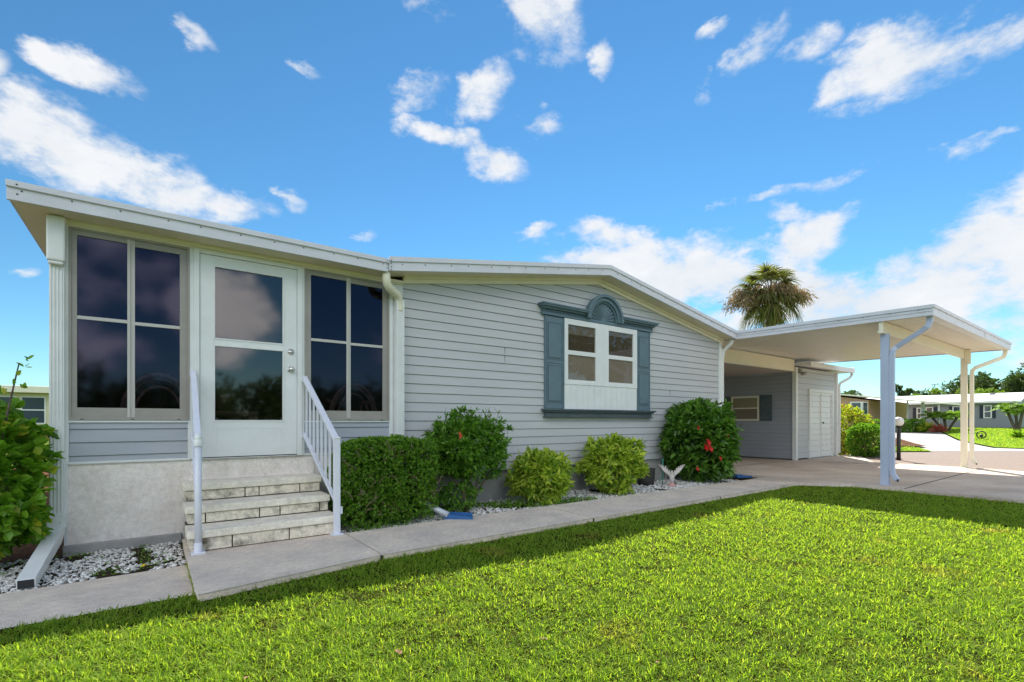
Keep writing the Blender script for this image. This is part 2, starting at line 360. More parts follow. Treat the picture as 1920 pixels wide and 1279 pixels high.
def npmesh(name, verts, quads, mats, parent=None, smooth=False):
    og = origin(parent) if parent else Vector((0,0,0))
    k = quads.shape[1]
    v = (verts - np.array([og.x,og.y,og.z])).astype(np.float32)
    me = bpy.data.meshes.new(name); me.vertices.add(len(v)); me.loops.add(quads.size); me.polygons.add(len(quads))
    me.vertices.foreach_set('co', v.ravel()); me.loops.foreach_set('vertex_index', quads.astype(np.int32).ravel())
    me.polygons.foreach_set('loop_start', np.arange(0, quads.size, k, dtype=np.int32))
    me.polygons.foreach_set('use_smooth', np.full(len(quads), smooth))
    me.update(calc_edges=True)
    return link(name, me, mats, parent)
def thing(name, label, cat, loc=(0,0,0), group=None):
    o = bpy.data.objects.new(name, None); o.empty_display_size = .2; col.objects.link(o); o.location = loc
    o['label'] = label; o['category'] = cat
    if group: o['group'] = group
    return o
def tag(o, label, cat, group=None):
    o['label'] = label; o['category'] = cat
    if group: o['group'] = group
    return o
def struct(o, kind='structure'): o['kind'] = kind; return o
def dup(root, loc, label):
    r = root.copy(); col.objects.link(r); r.location = loc; r['label'] = label
    for ch in list(root.children):
        c = ch.copy(); col.objects.link(c); c.parent = r
        for g in list(ch.children):
            d = g.copy(); col.objects.link(d); d.parent = c
    return r
def siding(mb, axis, plane, lo, hi, z0, z1, pitch=.119, sgn=-1, holes=(), zref=None, m=0, depth=.016, mshade=None):
    """lapped siding; axis 'x': wall along x facing sgn*y; axis 'y': wall along y facing sgn*x"""
    lo_f = lo if callable(lo) else (lambda z: lo); hi_f = hi if callable(hi) else (lambda z: hi)
    P = (lambda a, z, o: (a, plane+sgn*o, z)) if axis == 'x' else (lambda a, z, o: (plane+sgn*o, a, z))
    zr = z0 if zref is None else zref
    k = math.floor((z0-zr)/pitch)
    while zr + k*pitch < z1 - 1e-4:
        c0 = zr + k*pitch; c1 = c0 + pitch; k += 1
        o = lambda z: depth - (depth-.003)*(z-c0)/pitch
        cuts = sorted({max(c0,z0), min(c1,z1)} | {h for H_ in holes for h in (H_[2],H_[3]) if max(c0,z0) < h < min(c1,z1)})
        for za, zb in zip(cuts[:-1], cuts[1:]):
            spans = [(0., 1.)]
            zm = (za+zb)/2; A, B = lo_f(zm), hi_f(zm)
            segs = [(A, B, True, True)]
            for hx0, hx1, hz0, hz1 in holes:
                if hz0 < zm < hz1:
                    ns = []
                    for a, b, ea, eb in segs:
                        if hx1 <= a or hx0 >= b: ns.append((a,b,ea,eb)); continue
                        if hx0 > a: ns.append((a,hx0,ea,False))
                        if hx1 < b: ns.append((hx1,b,False,eb))
                    segs = ns
            for a, b, ea, eb in segs:
                a0, a1 = (lo_f(za), lo_f(zb)) if ea else (a, a); b0, b1 = (hi_f(za), hi_f(zb)) if eb else (b, b)
                if b0-a0 < .002 and b1-a1 < .002: continue
                mb.add([P(a0,za,o(za)), P(b0,za,o(za)), P(b1,zb,o(zb)), P(a1,zb,o(zb))], [(0,1,2,3)], m)
                if mshade is not None and abs(zb-c1) < 1e-5:
                    mb.add([P(a1,zb-.0065,o(zb)+.0007), P(b1,zb-.0065,o(zb)+.0007), P(b1,zb,o(zb)+.0007), P(a1,zb,o(zb)+.0007)], [(0,1,2,3)], mshade)  # dark strip paints the shadow below the next course's lip
                if abs(za-c0) < 1e-5: mb.add([P(a0,za,.001), P(b0,za,.001), P(b0,za,o(za)), P(a0,za,o(za))], [(0,1,2,3)], m if mshade is None else mshade)  # lap underside painted in the same shade colour
    return mb

rng = np.random.default_rng(7); random.seed(7)
def unit(v): return v/np.maximum(np.linalg.norm(v, axis=-1, keepdims=True), 1e-9)
def leaves(P, D, L, W, cup=.12, droop=.15, nref=None):
    """numpy leaves: P base, D direction, per-leaf L, W"""
    n = len(P); D = unit(D); L = np.broadcast_to(L, n)[:,None]; W = np.broadcast_to(W, n)[:,None]
    ref = unit(rng.normal(size=(n,3))*.6 + np.array([0,0,1.])) if nref is None else nref
    S = unit(np.cross(D, ref)); Nn = np.cross(S, D)
    v = np.empty((n,6,3))
    v[:,0] = P
    v[:,1] = P + D*.30*L + S*.48*W + Nn*cup*W
    v[:,2] = P + D*.68*L + S*.40*W + Nn*(cup*W - droop*.4*L)
    v[:,3] = P + D*L - Nn*droop*L
    v[:,4] = P + D*.68*L - S*.40*W + Nn*(cup*W - droop*.4*L)
    v[:,5] = P + D*.30*L - S*.48*W + Nn*cup*W
    b = (np.arange(n)*6)[:,None]
    q = np.concatenate([b+np.array([[0,1,2,3]]), b+np.array([[0,3,4,5]])])
    return v.reshape(-1,3), q
def merge(parts):
    vs, qs, off = [], [], 0
    for v, q in parts: vs.append(v); qs.append(q+off); off += len(v)
    return np.concatenate(vs), np.concatenate(qs)
def lumps(D, k, amp, seed):
    r = np.random.default_rng(seed); out = np.zeros(len(D))
    for i in range(7):
        w = r.normal(size=3)*k; out += np.cos(D@w + r.uniform(0, 6.28))
    return 1 + amp*out/2.6
def shrub_points(n, c, rad, p=2.0, shell=.6, amp=.12, k=3.5, seed=1, zmin=None):
    D = unit(rng.normal(size=(n,3)))
    nrm = (np.abs(D)**p).sum(1)**(1/p)
    r = (shell + (1-shell)*rng.uniform(size=n)**.6) * lumps(D, k, amp, seed) / nrm
    X = np.array(c) + D*r[:,None]*np.array(rad)
    N = unit(D/np.array(rad) * np.abs(D)**(max(p-2,0)*.5))
    if zmin is not None:
        ok = X[:,2] > zmin; X, N = X[ok], N[ok]
    return X, N
def whorls(X, N, k, L, W, spread=.9, droop=.2, cup=.12):
    n = len(X); Xr = np.repeat(X, k, 0); Nr = np.repeat(N, k, 0)
    D = unit(Nr*.55 + rng.normal(size=(n*k,3))*spread*.6 + np.array([0,0,.18]))
    return leaves(Xr + D*L*.08, D, L*rng.uniform(.7,1.2,n*k), W*rng.uniform(.75,1.15,n*k), cup, droop)
def twigs(base, tips, r0=.012, r1=.004, m='twig', parent=None, name='stem', seg=5, wob=.06):
    mb = MB()
    for t in tips:
        b = Vector(base) + Vector((random.uniform(-1,1)*wob, random.uniform(-1,1)*wob, 0)); t = Vector(t)
        m1 = b.lerp(t, .35) + Vector((random.uniform(-1,1)*wob, random.uniform(-1,1)*wob, wob)); m2 = b.lerp(t, .7) + Vector((random.uniform(-1,1)*wob*.7, random.uniform(-1,1)*wob*.7, 0))
        mb.tube([b, m1, m2, t], [r0, r0*.8, (r0+r1)/2, r1], seg)
    return mb.build(name, M[m], parent)

# ---------------------------------------------------------------- ground, terrain, street
FX, FY = .5956, .8033     # street direction (away from the lawn), world xy
def gz(x, y):
    Z = FX*x + FY*(y+5.745); s = min(1, max(0, (Z-18)/22)); return .55*s*s*(3-2*s)
def st(r, Z, dz=0):
    x, y = FX*Z + FY*r, -5.745 + FY*Z - FX*r
    return (x, y, gz(x, y)+dz)
mb = MB()   # one ground sheet, following the gentle rise beyond the street
Zs = [-400,-60,-10,0,6,12,17.7,19,20.5,22,24,26,28,30,32,34,36,38,40,45,60,120,400,1500]
Rs = [-1500,-300,-60,-20,0,20,60,300,1500]
vs = [st(r, Z, -.09) for Z in Zs for r in Rs]; nR = len(Rs)
mb.add(vs, [(i*nR+j, i*nR+j+1, (i+1)*nR+j+1, (i+1)*nR+j) for i in range(len(Zs)-1) for j in range(nR-1)])
struct(mb.build('ground', M['ground']))
def sheet(name, pts, z, mat, thick=0):
    mb = MB()
    if thick: mb.prism(pts, 'z', z-thick, z)
    else: mb.add([(x,y,z) for x,y in pts], [tuple(range(len(pts)))])
    return struct(mb.build(name, mat))
def strip(name, rows, mat, dz):
    mb = MB()
    fine = []
    for (Z0,a0,b0),(Z1,a1,b1) in zip(rows[:-1], rows[1:]):
        for k in range(4):
            t = k/4; fine.append((Z0+(Z1-Z0)*t, a0+(a1-a0)*t, b0+(b1-b0)*t))
    fine.append(rows[-1]); n = 9
    vs = [st(a+(b-a)*j/(n-1), Z, dz) for Z, a, b in fine for j in range(n)]
    mb.add(vs, [(i*n+j, i*n+j+1, (i+1)*n+j+1, (i+1)*n+j) for i in range(len(fine)-1) for j in range(n-1)])
    return struct(mb.build(name, mat))
# lawn soil under the grass
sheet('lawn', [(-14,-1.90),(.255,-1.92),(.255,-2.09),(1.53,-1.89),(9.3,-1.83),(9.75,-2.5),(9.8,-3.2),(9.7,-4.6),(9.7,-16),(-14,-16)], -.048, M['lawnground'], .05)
# driveway and carport slab
sheet('driveway', [(9.0,-1.05),(9.86,-.98),(9.86,9),(14.5,9),(14.5,.53),(18.4,.53),(18.35,.2),(15.55,-1.05),(15.6,-2.3),(15.5,-4),(15.2,-16),(9.72,-16),(9.72,-4.6),(9.82,-3.2),(9.77,-2.5),(9.3,-1.83)], 0, M['drivec'], .10)
mb = MB(); mb.box(9.84,15.5,-3.205,-3.185,.0005,.004); mb.box(9.86,15.5,.525,.54,.0005,.004); mb.prism([(14.52,-.2),(14.54,-.2),(15.55,-4.2),(15.53,-4.2)], 'z', .0005, .004)
struct(mb.build('driveway_joint', M['mortar']))
strip('road', [(9.0,12.4,60),(12,8.5,70),(15,7,70),(18.1,6,70)], M['road'], -.02)
strip('neighbour_driveway', [(17.95,15.3,22.3),(20,16.8,19.8),(25,20.0,22.9),(30,22.9,26.7),(36,26.8,31.2),(40,28.5,33.5),(47,27,36)], M['ndrive'], -.012)
strip('verge_lawn', [(17.6,6.2,15.2),(20,6.2,16.7),(25,10,19.9),(30,12,22.8),(34,14,25.2)], M['farlawn'], .02)
strip('far_lawn', [(17.7,21.6,60),(20,19.9,60),(25,23.0,60),(30,26.8,60),(36,31.3,60),(46,34,60)], M['farlawn'], .02)
struct(MB().add([(x, y, gz(x,y)+.06) for x, y in ((24.9,1.9),(24.4,.9),(25.6,.15),(28,1.2),(31.5,2.7),(31.8,3.8),(28,3.5))], [(0,1,2,3,4,5,6)]).build('mulch_bed', M['mulch']))
# front path: slabs with open joints
MB().box(1.495,1.545,-1.895,-.95,-.06,-.012).prism([(4.02,-1.855),(4.065,-1.855),(4.085,-.97),(4.03,-.97)],'z',-.06,-.012).prism([(6.68,-1.835),(6.72,-1.835),(6.69,-1.005),(6.65,-1.005)],'z',-.06,-.012).build('path_joint', M['mortar'])['kind'] = 'structure'
def slab(name, pts, z, th=.10):
    o = MB().prism(pts, 'z', z-th, z).build(name, M['concrete'], bevel=.008); return struct(o)
slab('path', [(.235,-2.09),(1.510,-1.90),(1.510,-.94),(1.47,-.90),(1.47,-.3),(.235,-.3)], 0, .14)
slab('path', [(1.534,-1.90),(4.026,-1.86),(4.046,-.965),(1.534,-.955)], 0)
slab('path', [(4.052,-1.86),(6.686,-1.84),(6.656,-1.0),(4.072,-.965)], 0)
slab('path', [(6.712,-1.84),(9.29,-1.82),(8.99,-1.05),(6.682,-1.0)], 0)
slab('path', [(.222,-1.91),(.222,-1.01),(-8,-1.35),(-8,-2.25)], -.07, .09)
sheet('planting_bed', [(-8,-1.4),(.228,-.99),(.228,.02),(-8,.02)], -.085, M['soil'], .04)
sheet('planting_bed', [(1.47,-.98),(9.0,-1.06),(9.85,-.98),(9.85,.05),(1.47,.05)], -.045, M['soil'], .04)
sheet('planting_bed', [(-8,.02),(-.62,.02),(-.62,12),(-8,12)], -.085, M['mulch'], .04)

# pebbles (uncountable)
ico = []; ph = (1+5**.5)/2
for a in (-1,1):
    for b in (-ph,ph): ico += [(0,a,b),(a,b,0),(b,0,a)]
ico = unit(np.array(ico, float))
from itertools import combinations
dmin = min(np.linalg.norm(ico[i]-ico[j]) for i,j in combinations(range(12),2))
tri = [t for t in combinations(range(12),3) if all(np.linalg.norm(ico[a]-ico[b]) < dmin*1.1 for a,b in combinations(t,2))]
tri = np.array([t if np.dot(np.cross(ico[t[1]]-ico[t[0]], ico[t[2]]-ico[t[0]]), ico[t[0]]) > 0 else (t[0],t[2],t[1]) for t in tri])
def pebbles(xy, z, s0, s1):
    n = len(xy); s = rng.uniform(s0, s1, n)
    sc = np.stack([s*rng.uniform(.9,1.5,n), s*rng.uniform(.7,1.,n), s*rng.uniform(.45,.75,n)], 1)
    a = rng.uniform(0, 6.28, n); v = ico[None]*sc[:,None]*(1+rng.normal(size=(n,12,1))*.10)
    tl = rng.normal(size=(n,1))*.35
    v[:,:,2] += v[:,:,0]*tl
    x = v[:,:,0]*np.cos(a)[:,None]-v[:,:,1]*np.sin(a)[:,None]; y = v[:,:,0]*np.sin(a)[:,None]+v[:,:,1]*np.cos(a)[:,None]
    v = np.stack([x+xy[:,0:1], y+xy[:,1:2], v[:,:,2]+z+rng.uniform(0,.018,(n,1))], 2)
    return v.reshape(-1,3), (tri[None]+(np.arange(n)*12)[:,None,None]).reshape(-1,3)
def patchmask(xy, k, thr, seed):
    r = np.random.default_rng(seed); o = np.zeros(len(xy))
    for i in range(8): w = r.normal(size=2)*k; o += np.cos(xy@w+r.uniform(0,6.28))
    return o/2.8 < thr
xy = np.stack([rng.uniform(-1.5,.22,5200), rng.uniform(-1.12,-.02,5200)], 1)
xy = xy[(xy[:,1] > -1.02+.036*xy[:,0]+.02)]
xy = xy[patchmask(xy, 9, .42, 3) & (rng.uniform(size=len(xy)) < .8)]
xy2 = np.stack([rng.uniform(1.5,9.0,9000), rng.uniform(-.96,.0,9000)], 1); xy2 = xy2[patchmask(xy2, 4, .75, 5)]
pp = [pebbles(xy, -.083, .007, .016), pebbles(xy2, -.042, .009, .02)]
struct(npmesh('pebbles', *merge(pp), M['pebble'], smooth=False), 'stuff')

# ---------------------------------------------------------------- grass
def blades(xy, z, L, W, lean=.8, az=None):
    n = len(xy); a = rng.uniform(0, 6.283, n); l = np.clip(rng.normal(lean*.75, lean*.38, n), .05, 1.45)
    d = np.stack([np.cos(a)*np.sin(l), np.sin(a)*np.sin(l), np.cos(l)], 1)
    s = unit(np.stack([-np.sin(a), np.cos(a), rng.normal(size=n)*.5], 1))
    L = L*rng.uniform(.55,1.25,n); W = W*rng.uniform(.7,1.25,n)
    b = np.stack([xy[:,0], xy[:,1], np.broadcast_to(z, n)], 1); bend = rng.uniform(.05,.35,n)*L
    out = np.stack([np.cos(a), np.sin(a), np.zeros(n)-.5], 1)
    v = np.empty((n,6,3)); W_ = W[:,None]; L_ = L[:,None]
    v[:,0] = b - s*W_*.35; v[:,1] = b + s*W_*.35
    mid = b + d*L_*.55 + out*bend[:,None]*.25
    v[:,2] = mid + s*W_*.5; v[:,5] = mid - s*W_*.5
    tip = b + d*L_ + out*bend[:,None]
    v[:,3] = tip + s*W_*.12; v[:,4] = tip - s*W_*.12
    q = (np.arange(n)*6)[:,None]
    return v.reshape(-1,3), np.concatenate([q+np.array([[0,1,2,5]]), q+np.array([[5,2,3,4]])])
def inlawn(x, y):
    ok = (x < 9.76 - .03*(y < -3.2)) & (y < np.where(x < .24, -1.93+.04*(x-.2), np.where(x < 1.52, -2.12+.165*(x-.25), -1.905+.0075*(x-1.52))))
    return ok & ~((x > 9.1) & (y > -1.9-(x-9.2)*1.2))
def tuft_sample(n, Z0, Z1, p, rmax, edge=1.12):
    u = rng.uniform(size=n); Z = (Z0**(2-p) + u*(Z1**(2-p)-Z0**(2-p)))**(1/(2-p))
    r = rng.uniform(-edge, edge, n)*Z*1.053
    x = FX*Z + FY*r; y = -5.745 + FY*Z - FX*r
    ok = inlawn(x, y); return np.stack([x,y],1)[ok], Z[ok]
GN = 760000
xy, Zc = tuft_sample(GN, 1.5, 13.5, 1.35, 0)
def thin(xy, cx, cy, rx, ry, k):
    w = ((xy[:,0]-cx)/rx)**2 + ((xy[:,1]-cy)/ry)**2
    return rng.uniform(size=len(xy)) > k*np.exp(-w*1.2)
ok = thin(xy,1.25,-2.62,.55,.10,.8) & thin(xy,.55,-2.78,.22,.07,.6) & thin(xy,3.15,-3.40,.16,.10,.85) & thin(xy,1.5,-3.75,.07,.10,.7) & thin(xy,5.2,-3.3,.2,.12,.6) & thin(xy,2.1,-2.75,.3,.08,.55)
xy, Zc = xy[ok], Zc[ok]
def wav(xy, k, seed):
    r = np.random.default_rng(seed); o = np.zeros(len(xy))
    for i in range(9): w = r.normal(size=2)*k; o += np.cos(xy@w+r.uniform(0,6.28))
    return o/2.1
tf = wav(xy, 38, 11)*.6 + wav(xy, 90, 12)*.5 + wav(xy, 5, 13)*.35
keep = rng.uniform(size=len(xy)) < np.clip(.88+.22*tf, .5, 1); xy, Zc, tf = xy[keep], Zc[keep], tf[keep]
hgt = np.clip(.037+.009*tf, .020, .058)
g1 = blades(xy, -.050, hgt, .0043*np.clip(Zc/2.2, 1, 3)**.75, 1.12)
xo = np.concatenate([np.stack([rng.uniform(-4,9.75,190000), rng.uniform(-9.5,-1.9,190000)],1), np.stack([rng.uniform(-12,9.7,40000), rng.uniform(-15,-1.9,40000)],1)]); xo = xo[inlawn(xo[:,0], xo[:,1])]
zo = FX*xo[:,0]+FY*(xo[:,1]+5.745); ro = FY*xo[:,0]-FX*(xo[:,1]+5.745); xo = xo[(zo < 1.6) | (np.abs(ro) > 1.15*zo)]
g2 = blades(xo, -.050, .042, .009, 1.1)
# weeds poking along slab edges
xe = np.concatenate([np.stack([rng.uniform(.225,.24,160), rng.uniform(-2.08,-1.0,160)],1), np.stack([rng.uniform(-1.4,.2,240), rng.uniform(-1.0,-.1,240)],1)])
g3 = blades(xe[:160], -.06, .035, .004, .6)
pm = ~patchmask(xy2, 4, .75, 5)
struct(npmesh('grass', *merge([g1, g2, g3]), M['grass']), 'stuff')
# far lawns: coarser blades
def farblades(n, Z0, Z1, lo, hi):
    Z = rng.uniform(Z0, Z1, n); t = rng.uniform(size=n); a = np.interp(Z, *lo); b = np.interp(Z, *hi); r = a+(b-a)*t
    x = FX*Z + FY*r; y = -5.745 + FY*Z - FX*r; z = np.array([gz(*p) for p in zip(x,y)])+.015
    return blades(np.stack([x,y],1), z, .07, .035, .9)
zz = [17.7,20,25,30,36,46]
struct(npmesh('far_grass', *merge([farblades(26000, 17.8, 40, (zz,[21.8,20.1,23.2,27,31.5,34.2]), (zz,[30,30,34,38,44,50])),
      farblades(12000, 17.7, 26, (zz,[6.5,7,10,12,14,14]), (zz,[15.0,16.5,19.7,20,20,20]))]), M['grass']), 'stuff')
# leafy ground cover creeping through the pebbles
gx = np.stack([rng.uniform(-1.4,.2,3000), rng.uniform(-1.0,-.02,3000)],1); gx = gx[(~patchmask(gx,9,.34,3)) & (rng.uniform(size=3000) < .6) & (gx[:,1] > -.98+.036*gx[:,0])]
gx2 = np.stack([rng.uniform(1.6,5.2,5000), rng.uniform(-.95,-.1,5000)],1); gx2 = gx2[~patchmask(gx2,4,.35,5)]
D = lambda n: rng.normal(size=(n,3))*[1,1,.4]+[0,0,.8]
struct(npmesh('ground_cover', *merge([leaves(np.c_[gx, np.full(len(gx),-.07)+rng.uniform(0,.015,len(gx))], D(len(gx)), .022, .010), leaves(np.c_[gx2, np.full(len(gx2),-.035)+rng.uniform(0,.05,len(gx2))], D(len(gx2)), .035, .018)]), M['box']), 'stuff')
lf = leaves(np.array([[-.06,-.93,-.045],[-.045,-.95,-.045]]), np.array([[1.,.3,.1],[-.5,1,.15]]), .05, .035)
tag(npmesh('fallen_leaf', *lf, M['yellow']), 'small yellow fallen leaf lying on the white pebbles', 'leaf')

first = None
for (x, y, a) in ((.95,-3.55,.3),(1.62,-3.86,1.2),(2.35,-2.75,2.1),(.35,-3.35,2.8),(3.6,-4.15,.9),(1.9,-4.35,1.9)):
    if first is None:
        first = npmesh('dry_leaf', *leaves(np.array([[0,0,0.],[.004,.01,.002]]), np.array([[1.,.2,.25],[.6,1,.3]]), .032, .020), pmat('dry_leaf', (.20,.10,.04), .8)); o = first
        tag(o, 'small dry brown leaf lying in the sunlit grass of the lawn', 'leaf', 'dry leaves scattered on the lawn')
    else: o = first.copy(); col.objects.link(o)
    o.location = (x, y, -.018); o.rotation_euler = (0, 0, a)

# ---------------------------------------------------------------- the mobile home
home = thing('mobile_home', 'pale grey lap-sided mobile home with white low gable roof, dark glazed porch', 'house', (0,0,0))
EZ0, EZ1, OV = 2.845, 2.995, -.30
RX, RZ = 6.03, 3.635
roofz = lambda x: EZ1 + (RZ-EZ1)*(1-abs(x-RX)/3.9)
# walls
zt = lambda z: max(0, (z-2.90)/(RZ-EZ1)*3.9) if z > 2.90 else 0
mb = MB()
siding(mb, 'x', 0, lambda z: 2.54+zt(z)*.93, lambda z: 9.76-zt(z)*.93, .393, 3.47, .1189, zref=.3905, mshade=2)
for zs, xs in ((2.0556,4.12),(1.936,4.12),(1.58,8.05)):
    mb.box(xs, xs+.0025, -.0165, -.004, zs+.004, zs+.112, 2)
siding(mb, 'x', 0, -.60, .33, .735, 1.085, .1189, zref=.672, mshade=2, m=3)
siding(mb, 'x', 0, 1.355, 2.37, .735, 1.085, .1189, zref=.672, mshade=2, m=3)
mb.box(9.80,9.85,.0,15,.39,2.86); mb.box(2.5,9.85,14.95,15,.39,2.86); mb.box(2.50,2.545,3,15,.39,2.86)
mb.prism([(2.54,2.86),(9.85,2.86),(RX,RZ-.16)], 'y', 14.95, 15)
mb.box(-.60,-.56,.03,6,.72,2.84); mb.box(-.60,2.5,5.96,6,.72,2.84)
mb.build('wall', [M['siding'], M['mortar'], M['lap_shade_seam'], M['porch_siding']], home)
# foundation
mb = MB(); mb.box(-.605,2.53,.0,6,-.12,.722)
mb.build('porch_base', M['stucco'], home, .01)
MB().box(-.62,.24,-.035,.0,-.12,.012).build('footing', M['found'], home, .012)
MB().box(2.53,9.82,.03,14.9,-.12,.39).build('foundation', M['found'], home)
# porch room: floor, back wall, ceiling
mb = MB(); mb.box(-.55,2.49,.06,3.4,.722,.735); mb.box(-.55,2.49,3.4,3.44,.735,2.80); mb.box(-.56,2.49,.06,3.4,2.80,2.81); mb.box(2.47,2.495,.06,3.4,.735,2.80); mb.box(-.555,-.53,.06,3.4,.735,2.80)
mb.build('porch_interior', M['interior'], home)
# main roof: two pitched planes of metal and rake fascia
roof = MB()
def rp(x, dz=0): return (x, roofz(x)+dz)
roof.prism([rp(2.13,-.06),rp(RX,-.06),rp(9.93,-.06),rp(9.93),rp(RX),rp(2.13)], 'y', OV+.02, 15.3)
for i in range(13):
    x = 2.4+i*.3
    if x < RX-.2: roof.prism([rp(x,.001),rp(x+.02,.001),rp(x+.02,.018),rp(x,.018)], 'y', OV+.12, 15.2)
    x = 9.7-i*.3
    if x > RX+.2: roof.prism([rp(x,.001),rp(x+.02,.001),rp(x+.02,.018),rp(x,.018)], 'y', OV+.12, 15.2)
roof.prism([(4.2,roofz(4.2)+.01),(RX-.22,roofz(RX-.22)+.01),(RX-.22,roofz(RX-.22)+.055),(4.2,roofz(4.2)+.055)], 'y', .1, 15)
roof_o = roof.build('roof', M['roofwhite'], home)
f = MB()
f.prism([rp(2.235,-.15),rp(RX,-.15),rp(9.94,-.16),rp(9.94,-.04),rp(RX,-.035),rp(2.235,-.035)], 'y', OV-.015, OV+.02)
f.prism([rp(2.235,-.045),rp(RX,-.045),rp(9.94,-.05),rp(9.94,.012),rp(RX,.012),rp(2.235,.012)], 'y', OV-.032, OV-.015)
for i in range(24):
    x = 2.42+i*.315+random.uniform(-.05,.05); z = roofz(x)-.075
    if x < 9.8: f.prism([(x-.006,z-.006),(x+.006,z-.006),(x+.006,z+.006),(x-.006,z+.006)], 'y', OV-.020, OV-.0145, 1)
for zz_ in (-.02,-.055,-.095,-.13): f.prism([(2.25,EZ1+zz_),(2.262,EZ1+zz_),(2.262,EZ1+zz_+.01),(2.25,EZ1+zz_+.01)], 'y', OV-.036, OV-.03, 1)
f.build('rake_fascia', [M['fascia'], M['screw']], roof_o)
s = MB(); s.prism([rp(2.24,-.15),rp(RX,-.15),rp(9.93,-.15),rp(9.93,-.14),rp(RX,-.14),rp(2.24,-.14)], 'y', OV+.021, .0)
s.build('soffit', M['soffit'], roof_o)
t = MB()
t.prism([rp(2.54,-.235),rp(RX,-.235),rp(9.86,-.245),rp(9.86,-.151),rp(RX,-.151),rp(2.54,-.151)], 'y', -.045, -.006)
t.prism([rp(2.54,-.185),rp(RX,-.185),rp(9.86,-.195),rp(9.86,-.151),rp(RX,-.151),rp(2.54,-.151)], 'y', -.075, -.045)
t.build('gable_trim', M['cream'], home, .003)
# porch roof
pr = MB(); pr.box(-.90,2.225,OV+.02,6.4,EZ1-.05,EZ1-.005); pr.box(-.90,2.52,.35,6.4,EZ1-.04,EZ1-.004)
pr_o = pr.build('porch_roof', M['roofwhite'], home)
f = MB(); f.box(-.915,2.228,OV-.012,OV+.02,EZ0,EZ1-.045); f.box(-.918,2.232,OV-.03,OV+.02,EZ1-.05,EZ1)
f.box(-.915,-.898,OV+.02,6.4,EZ0+.02,EZ1-.002)
for i in range(11):
    x = -.80+i*.30+random.uniform(-.04,.04); f.box(x-.006,x+.006,OV-.016,OV-.011,EZ0+.075,EZ0+.087,1)
f.box(-.86,-.848,OV-.034,OV-.029,EZ0+.115,EZ0+.127,1); f.box(-.86,-.848,OV-.016,OV-.011,EZ0+.045,EZ0+.057,1)
for zz_ in (.03,.07,.115): f.box(2.20,2.212,OV-.034,OV-.029,EZ0+zz_,EZ0+zz_+.01,1)
f.build('fascia', [M['fascia'], M['screw']], pr_o, .003)
s = MB(); s.box(-.89,2.225,OV+.021,.0,EZ0+.006,EZ0+.016); s.box(-.89,-.605,.0,6.3,EZ0+.006,EZ0+.016)
s.build('soffit', M['soffit'], pr_o)
# porch header & posts & trims
t = MB(); t.box(-.61,2.53,-.035,.04,2.80,2.85); t.box(-.61,2.53,-.06,-.035,2.815,2.85)
t.build('header_trim', M['cream'], home, .003)
t = MB(); t.box(-.612,-.58,-.03,.04,.722,2.80); t.box(.303,.335,-.03,.04,.722,2.80); t.box(1.34,1.367,-.03,.04,.722,2.80)
t.box(2.357,2.40,-.03,.04,.722,2.80); t.box(-.58,.303,-.028,.03,1.085,1.105); t.box(1.367,2.357,-.028,.03,1.085,1.105)
t.box(-.58,.303,-.02,.002,.716,.737); t.box(1.367,2.357,-.02,.002,.716,.737); t.box(.288,.303,-.022,.002,.737,1.085); t.box(2.40,2.54,-.012,.04,.722,2.80)
t.box(-.612,-.585,-.022,.0,.0,.722)
t.build('trim', M['white'], home, .002)
mb = MB(); mb.box(9.76,9.86,-.035,.06,.36,2.90); mb.build('corner_trim', M['white'], home, .004)
# porch windows
def porch_window(x0, x1, gl, z0=1.106, z1=2.80):
    fr = MB(); a, b, c, d = gl
    fr.box(x0,x0+.018,-.034,.03,z0,z1,0); fr.box(x1-.018,x1,-.034,.03,z0,z1,0); fr.box(x0+.018,x1-.018,-.034,.03,z1-.02,z1,0); fr.box(x0+.018,x1-.018,-.036,.03,z0,z0+.028,0)
    for q in (.1,.5,.9): xx = x0+(x1-x0)*q; fr.box(xx-.013,xx+.013,-.0375,-.0355,z0+.006,z0+.012,1)
    # left sash in front, right sash behind
    fr.box(x0+.018,a,-.024,.01,z0+.028,z1-.02); fr.box(b,b+.022,-.024,.01,z0+.028,z1-.02,2)
    fr.box(a,b,-.024,.01,z1-.062,z1-.02); fr.box(a,b,-.024,.01,z0+.028,z0+.112)
    fr.box(b+.022,c,-.012,.02,z0+.028,z1-.02,2); fr.box(d,x1-.018,-.012,.02,z0+.028,z1-.02)
    fr.box(c,d,-.012,.02,z1-.078,z1-.02); fr.box(c,d,-.012,.02,z0+.028,z0+.112)
    zm = 2.0
    fr.box(a,b,-.022,.008,zm,zm+.030,2); fr.box(c,d,-.011,.018,zm-.008,zm+.022,2)
    o = fr.build('window', [M['taupe'], M['dark'], M['taupe_light']], home, .002)
    MB().box(a,b,-.008,-.004,z0+.11,z1-.06).build('pane', M['glass'], o)
    MB().box(c,d,.004,.008,z0+.11,z1-.07).build('pane', M['glass'], o)
porch_window(-.580, .303, (-.526,-.178,-.123,.223))
porch_window(1.367, 2.357, (1.437,1.836,1.886,2.279))
